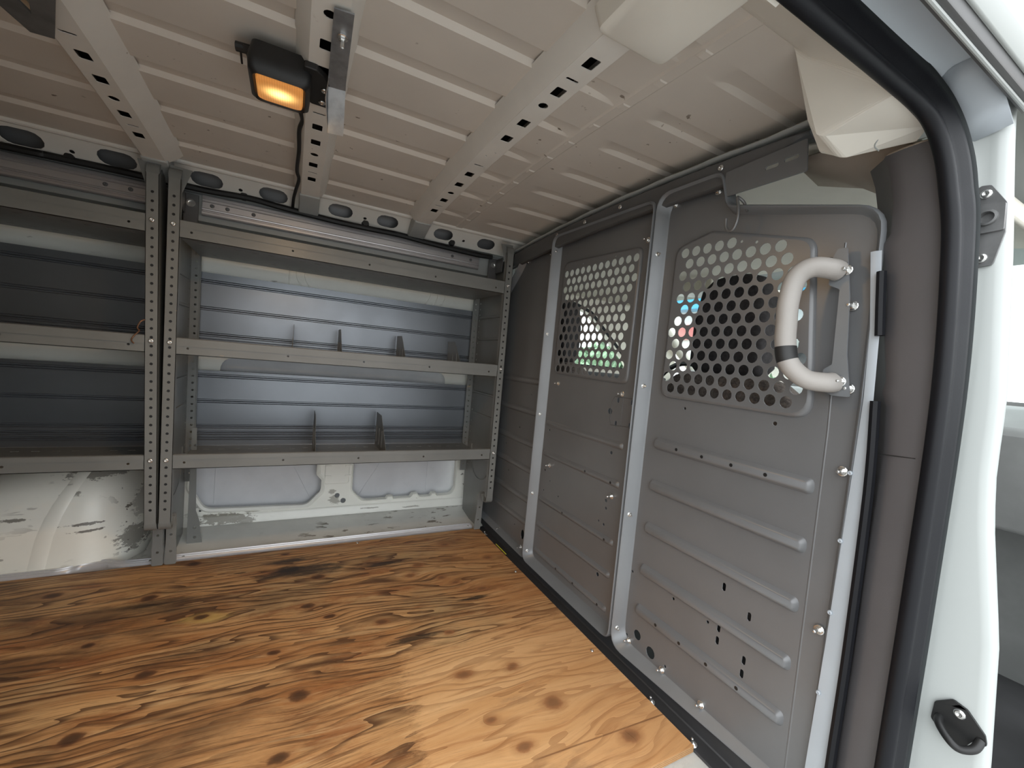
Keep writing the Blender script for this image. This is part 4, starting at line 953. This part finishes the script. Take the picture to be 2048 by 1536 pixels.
# windscreen, cowl and dashboard
ws_ = MB().sheet([[(2.05, .34, 1.40), (2.04, 1.2, 1.425), (2.05, 2.06, 1.40)], [(2.55, .36, .92), (2.60, 1.2, .92), (2.55, 2.04, .92)]]); w3_ = struct(obj('window_3', ws_, 'glass', None, solid=.005))
obj('a_pillar', MB().tube([(2.02, .32, 1.36), (2.58, .33, .90)], .035, 8), 'cream_trim', cab, smooth=60); obj('a_pillar', MB().tube([(2.02, 2.08, 1.36), (2.58, 2.07, .90)], .035, 8), 'cream_trim', cab, smooth=60)
obj('front_bulkhead', MB().box((2.60, .24, -.2), (2.64, 2.2, .90)), 'dash_plastic', cab)
obj('cab_floor', MB().box((1.0, .24, -.26), (2.62, 2.2, -.2)), 'dash_dark', cab)
dash = thing('dashboard', 'dark plastic dashboard seen through the partition holes', 'dashboard', (2.3, 1.2, -.2))
obj('dash_body', MB().loft([[(x, y, z) for x, z in [(2.2, .45), (2.14, .62), (2.17, .80), (2.30, .87), (2.59, .885), (2.59, .45)]] for y in (.30, 1.2, 2.06)]), 'dash_plastic', dash, bevel=.02)
obj('dash_pedestal', MB().box((2.25, .95, -.2), (2.58, 1.45, .46)), 'dash_plastic', dash, bevel=.02)
obj('instrument_hood', MB().loft([[(x, y, z) for x, z in [(2.16, .80), (2.18, .90), (2.30, .93), (2.40, .87)]] for y in (1.5, 1.9)]), 'dash_plastic', dash, bevel=.015)
swl = thing('steering_wheel', 'black steering wheel in front of the driver seat', 'steering wheel', (1.95, 1.70, .60))
ring = [Vector((1.98 + .05 * math.sin(a) * 1.0 - .11 * math.cos(a) * 0, 1.70 + .18 * math.cos(a), .80 + .16 * math.sin(a))) for a in [2 * PI * k / 28 for k in range(29)]]
obj('rim', MB().tube(ring, .015, 8, cap=False), 'black_plastic', swl, smooth=60); obj('hub', MB().tube([(1.99, 1.70, .80), (2.10, 1.70, .74)], .05, 10), 'black_plastic', swl)
obj('spoke', MB().box((1.975, 1.53, .785), (1.99, 1.87, .815)), 'black_plastic', swl, bevel=.004)
def rrect3(cx, cy, hw, hd, z, r=.04, n=4, tilt=0.):
    return [(x, y, z) for x, y in rounded(rect(cx - hd, cy - hw, cx + hd, cy + hw), r, n)]
def seat(label, cy, xb=1.10):
    s = thing('cab_seat', label, 'seat', (xb + .3, cy, -.2), 'seats in the cab')
    rg = [rrect3(xb + .08 + dx, cy, hw, hd, z, .045) for z, hw, hd, dx in ((.20, .22, .07, .08), (.28, .245, .085, .06), (.50, .25, .085, .035), (.72, .245, .075, .01), (.84, .22, .065, -.005), (.885, .17, .05, -.01), (.90, .12, .03, -.01))]
    obj('backrest', MB().loft(rg), 'seat_back_carpet', s, smooth=60)
    rg = [[(x + d, y, z) for x, y, z in rrect3(xb, cy, hw, .006, z, .004)] for z, hw, d in ((.25, .19, .06), (.50, .21, .035), (.66, .20, .02))]
    obj('back_pocket', MB().loft(rg), 'seat_fabric', s, smooth=50)
    rg = [rrect3(xb + .075, cy, hw, hd, z, .03) for z, hw, hd in ((.90, .105, .035), (.925, .118, .05), (1.06, .116, .052), (1.15, .10, .048), (1.185, .075, .035), (1.195, .045, .02))]
    obj('headrest', MB().loft(rg), 'seat_fabric', s, smooth=60)
    for d in (-.05, .05): obj('headrest_rod', MB().tube([(xb + .075, cy + d, .87), (xb + .075, cy + d, .95)], .006, 8), 'zinc', s)
    rg = [rrect3(xb + .36, cy, hw, hd, z, .06) for z, hw, hd in ((.06, .24, .26), (.10, .26, .27), (.20, .26, .27), (.25, .24, .25))]
    obj('cushion', MB().loft(rg), 'seat_fabric', s, smooth=60)
    obj('seat_base', MB().box((xb + .12, cy - .20, -.199), (xb + .56, cy + .20, .07)), 'dash_dark', s, bevel=.02)
    return s
seat('dark fabric passenger seat behind the larger-hole perforated window', .83)
seat('dark fabric driver seat behind the middle partition panel', 1.765)
sv = MB().loft([[(x, y, z) for x, y in rounded(rect(1.90, 1.50, 1.912, 1.90), .005, 2)] for z in (1.345, 1.405)]); o = obj('sun_visor', sv, 'cream_trim', None, bevel=.004); tag(o, 'cream sun visor folded up over the windscreen', 'visor')

# ================================================================= OUTSIDE
GZ = -.58
gd = struct(obj('ground', MB().box((-40, -40, GZ - .2), (60, 60, GZ)), 'asphalt'))
# far house
hs0 = thing('house', 'cream house with brown eaves beyond the parking lot', 'building', (16, 2, GZ))
obj('wall', MB().box((16, -9, GZ), (24, 1.6, 3.4)), 'building', hs0)
obj('roof', MB().prism([(-9.8, 3.35), (2.4, 3.35), (-3.7, 6.4)], 'yz', 15.2, 24.8), 'roof_tile', hs0, bevel=.05)
for i in range(5): obj('eave_beam', MB().box((15.3, -8.8 + i * 2.5, 3.10), (16.1, -8.6 + i * 2.5, 3.34)), 'wood_beam', hs0)
for y in (-6.5, -3.5, -.5):
    w = obj('window', MB().box((15.95, y, .6), (16.02, y + 1.2, 2.0)), 'jamb_white', hs0); obj('pane', MB().box((15.93, y + .08, .68), (15.96, y + 1.12, 1.92)), 'car_glass', w)
pc = thing('parked_car', 'grey parked car on the asphalt beyond the door jamb', 'car', (8.6, 1.2, GZ))
def carprof(): return [(0, .35), (.05, .62), (.35, .80), (1.1, .90), (1.75, 1.38), (3.1, 1.42), (3.9, .98), (4.4, .90), (4.5, .60), (4.45, .32)]
obj('body', MB().loft([[(8.0 + y_, -1.0 + a, GZ + b * k) for a, b in carprof()] for y_, k in ((0, .93), (.2, 1.), (1.5, 1.), (1.7, .93))]), 'car_paint', pc, bevel=.03)
obj('side_glass', plate(rounded([(1.35, .92), (1.85, 1.30), (3.0, 1.33), (3.6, .96)], .03, 3), [], .02, fn=lambda a, b, c: (8.06 + c - .06 * (b < 0), -1.0 + a, GZ + b)), 'car_glass', pc)
for a in (.85, 3.65):
    for x in (7.98, 9.5): obj('wheel', MB().loft([[(x + d, -1.0 + a + p, GZ + .33 + q) for p, q in poly(0, 0, r, 20)] for d, r in ((0, .2), (0, .31), (.03, .33), (.19, .33), (.22, .31), (.22, .2))]), 'tyre', pc)
# trees and a hedge on the driver side
def tree(name, label, x, y, h, r, seed, cat='tree', zc=.65, trunk=True, n=900, leafs=.16):
    rnd = random.Random(seed); t = thing(name, label, cat, (x, y, GZ), 'trees beyond the cab')
    if trunk: obj('trunk', MB().tube([(x, y, GZ), (x + .05, y, GZ + h * .3), (x, y + .05, GZ + h * .75)], [.14, .11, .05], 8), 'trunk', t)
    b = MB()
    for i in range(n):
        d = Vector((rnd.gauss(0, 1), rnd.gauss(0, 1), rnd.gauss(0, 1))).normalized() * (rnd.random() ** .35)
        c = Vector((x + d.x * r, y + d.y * r, GZ + h * zc + d.z * h * .38)); a = Vector((rnd.uniform(-1, 1), rnd.uniform(-1, 1), rnd.uniform(-1, 1))).normalized() * leafs; e = a.cross(Vector((rnd.uniform(-1, 1), rnd.uniform(-1, 1), rnd.uniform(-1, 1)))).normalized() * leafs * .6
        b.add([c - a, c + e, c + a, c - e], [[0, 1, 2, 3]])
    me_ = bpy.data.meshes.new('f'); me_.from_pydata(b.v, [], b.f)
    fo = obj('foliage', me_, 'leaf', t, smooth=0); fo['kind'] = 'stuff'; return t
tree('leafy_tree', 'round green tree seen through the driver window, nearest the cab', 5.0, 5.9, 1.75, 1.0, 1)
tree('leafy_tree', 'taller green tree behind the nearest one, seen through the driver window', 7.4, 8.6, 2.1, 1.2, 2)
tree('leafy_tree', 'low bushy green tree left of the others through the driver window', 3.6, 7.7, 1.6, .9, 3)
tree('leafy_tree', 'green tree beyond the windscreen on the passenger side', 12.6, .7, 1.9, 1.0, 4)
tree('leafy_tree', 'small green tree straight ahead of the cab', 7.6, 5.2, 1.7, .9, 5)
hdg = MB()
rnd = random.Random(9)
for i in range(1500):
    c = Vector((rnd.uniform(1, 9), 11.6 + rnd.uniform(-.35, .35), GZ + rnd.uniform(.05, 1.3))); a = Vector((rnd.uniform(-1, 1), rnd.uniform(-1, 1), rnd.uniform(-1, 1))).normalized() * .18; e = a.cross(Vector((rnd.uniform(-1, 1), rnd.uniform(-1, 1), 1))).normalized() * .12
    hdg.add([c - a, c + e, c + a, c - e], [[0, 1, 2, 3]])
me_ = bpy.data.meshes.new('hedge'); me_.from_pydata(hdg.v, [], hdg.f); o = obj('hedge', me_, 'leaf', None, smooth=0); tag(o, 'long clipped green hedge beyond the driver side', 'hedge', kind='stuff')
fd = thing('front_door', 'open front passenger door with grey inner panel, beyond the door jamb', 'door', (2.3, -.1, -.35))
def dpt(a, z, t): # a along the door from the hinge, t thickness
    d = Vector((-.30, -.954, 0)); n = Vector((-.954, .30, 0)); q = Vector((2.25, .30, 0)) + d * a + n * t; return (q.x, q.y, z)
obj('outer_skin', MB().loft([[dpt(a, z, -.05), dpt(a, z, 0)] + [dpt(a + .001, z, .0)] for a, z in ((0, -.3), (0, .9))]) if False else plate(rounded(rect(0, -.32, 1.0, .90), .03, 3), [], .05, fn=lambda a, b, c: dpt(a, b, c - .06)), 'jamb_white', fd)
ip = obj('inner_panel', plate(rounded(rect(.03, -.28, .97, .90), .03, 3), [], .03, fn=lambda a, b, c: dpt(a, b, c - .01)), 'car_paint', fd, bevel=.006)
obj('armrest', MB().loft([[dpt(a, z, t) for z, t in ((.42, .02), (.42, .085), (.48, .10), (.52, .08), (.52, .02))] for a in (.20, .80)]), 'dash_plastic', fd, bevel=.012)
obj('door_pocket', MB().loft([[dpt(a, z, t) for z, t in ((-.20, .02), (-.20, .09), (.06, .10), (.06, .02))] for a in (.12, .86)]), 'car_paint', fd, bevel=.012)
obj('panel_groove', MB().tube([dpt(.06, .66, .021), dpt(.95, .70, .021)], .006, 6), 'black_plastic', fd)
obj('window_frame', plate(rounded([(0, .88), (1.0, .88), (1.0, 1.36), (.62, 1.36)], [.02, .02, .06, .08], 4), [rounded([(.12, .91), (.95, .91), (.95, 1.31), (.64, 1.31)], [.02, .02, .05, .06], 4)], .03, fn=lambda a, b, c: dpt(a, b, c - .04)), 'jamb_white', fd)
obj('glass', plate(rounded([(.10, .89), (.97, .89), (.97, 1.33), (.63, 1.33)], .02, 3), [], .004, fn=lambda a, b, c: dpt(a, b, c - .03)), 'glass', fd)
sg = thing('storefront', 'white shop building with a long blue fascia ahead of the cab', 'building', (11, 6, GZ))
obj('wall', MB().box((10.6, 4.2, GZ), (13.6, 9.6, 2.85)), 'white_sign', sg); obj('fascia', MB().box((10.2, 4.0, 2.85), (13.6, 9.8, 3.6)), 'blue_sign', sg, bevel=.03)
obj('red_panel', MB().box((10.5, 8.6, 2.0), (10.6, 9.5, 2.45)), 'red_sign', sg, bevel=.01)
for y in (4.5, 6.6): w = obj('shop_window', MB().box((10.55, y, .2), (10.62, y + 1.3, 2.0)), 'jamb_white', sg); obj('pane', MB().box((10.53, y + .06, .26), (10.56, y + 1.24, 1.94)), 'car_glass', w)
pr_ = obj('entrance_pier', MB().box((9.6, 5.55, GZ), (10.0, 6.05, 3.3)), 'building', None, bevel=.02); tag(pr_, 'beige rendered pier in front of the blue and white shop', 'pier')
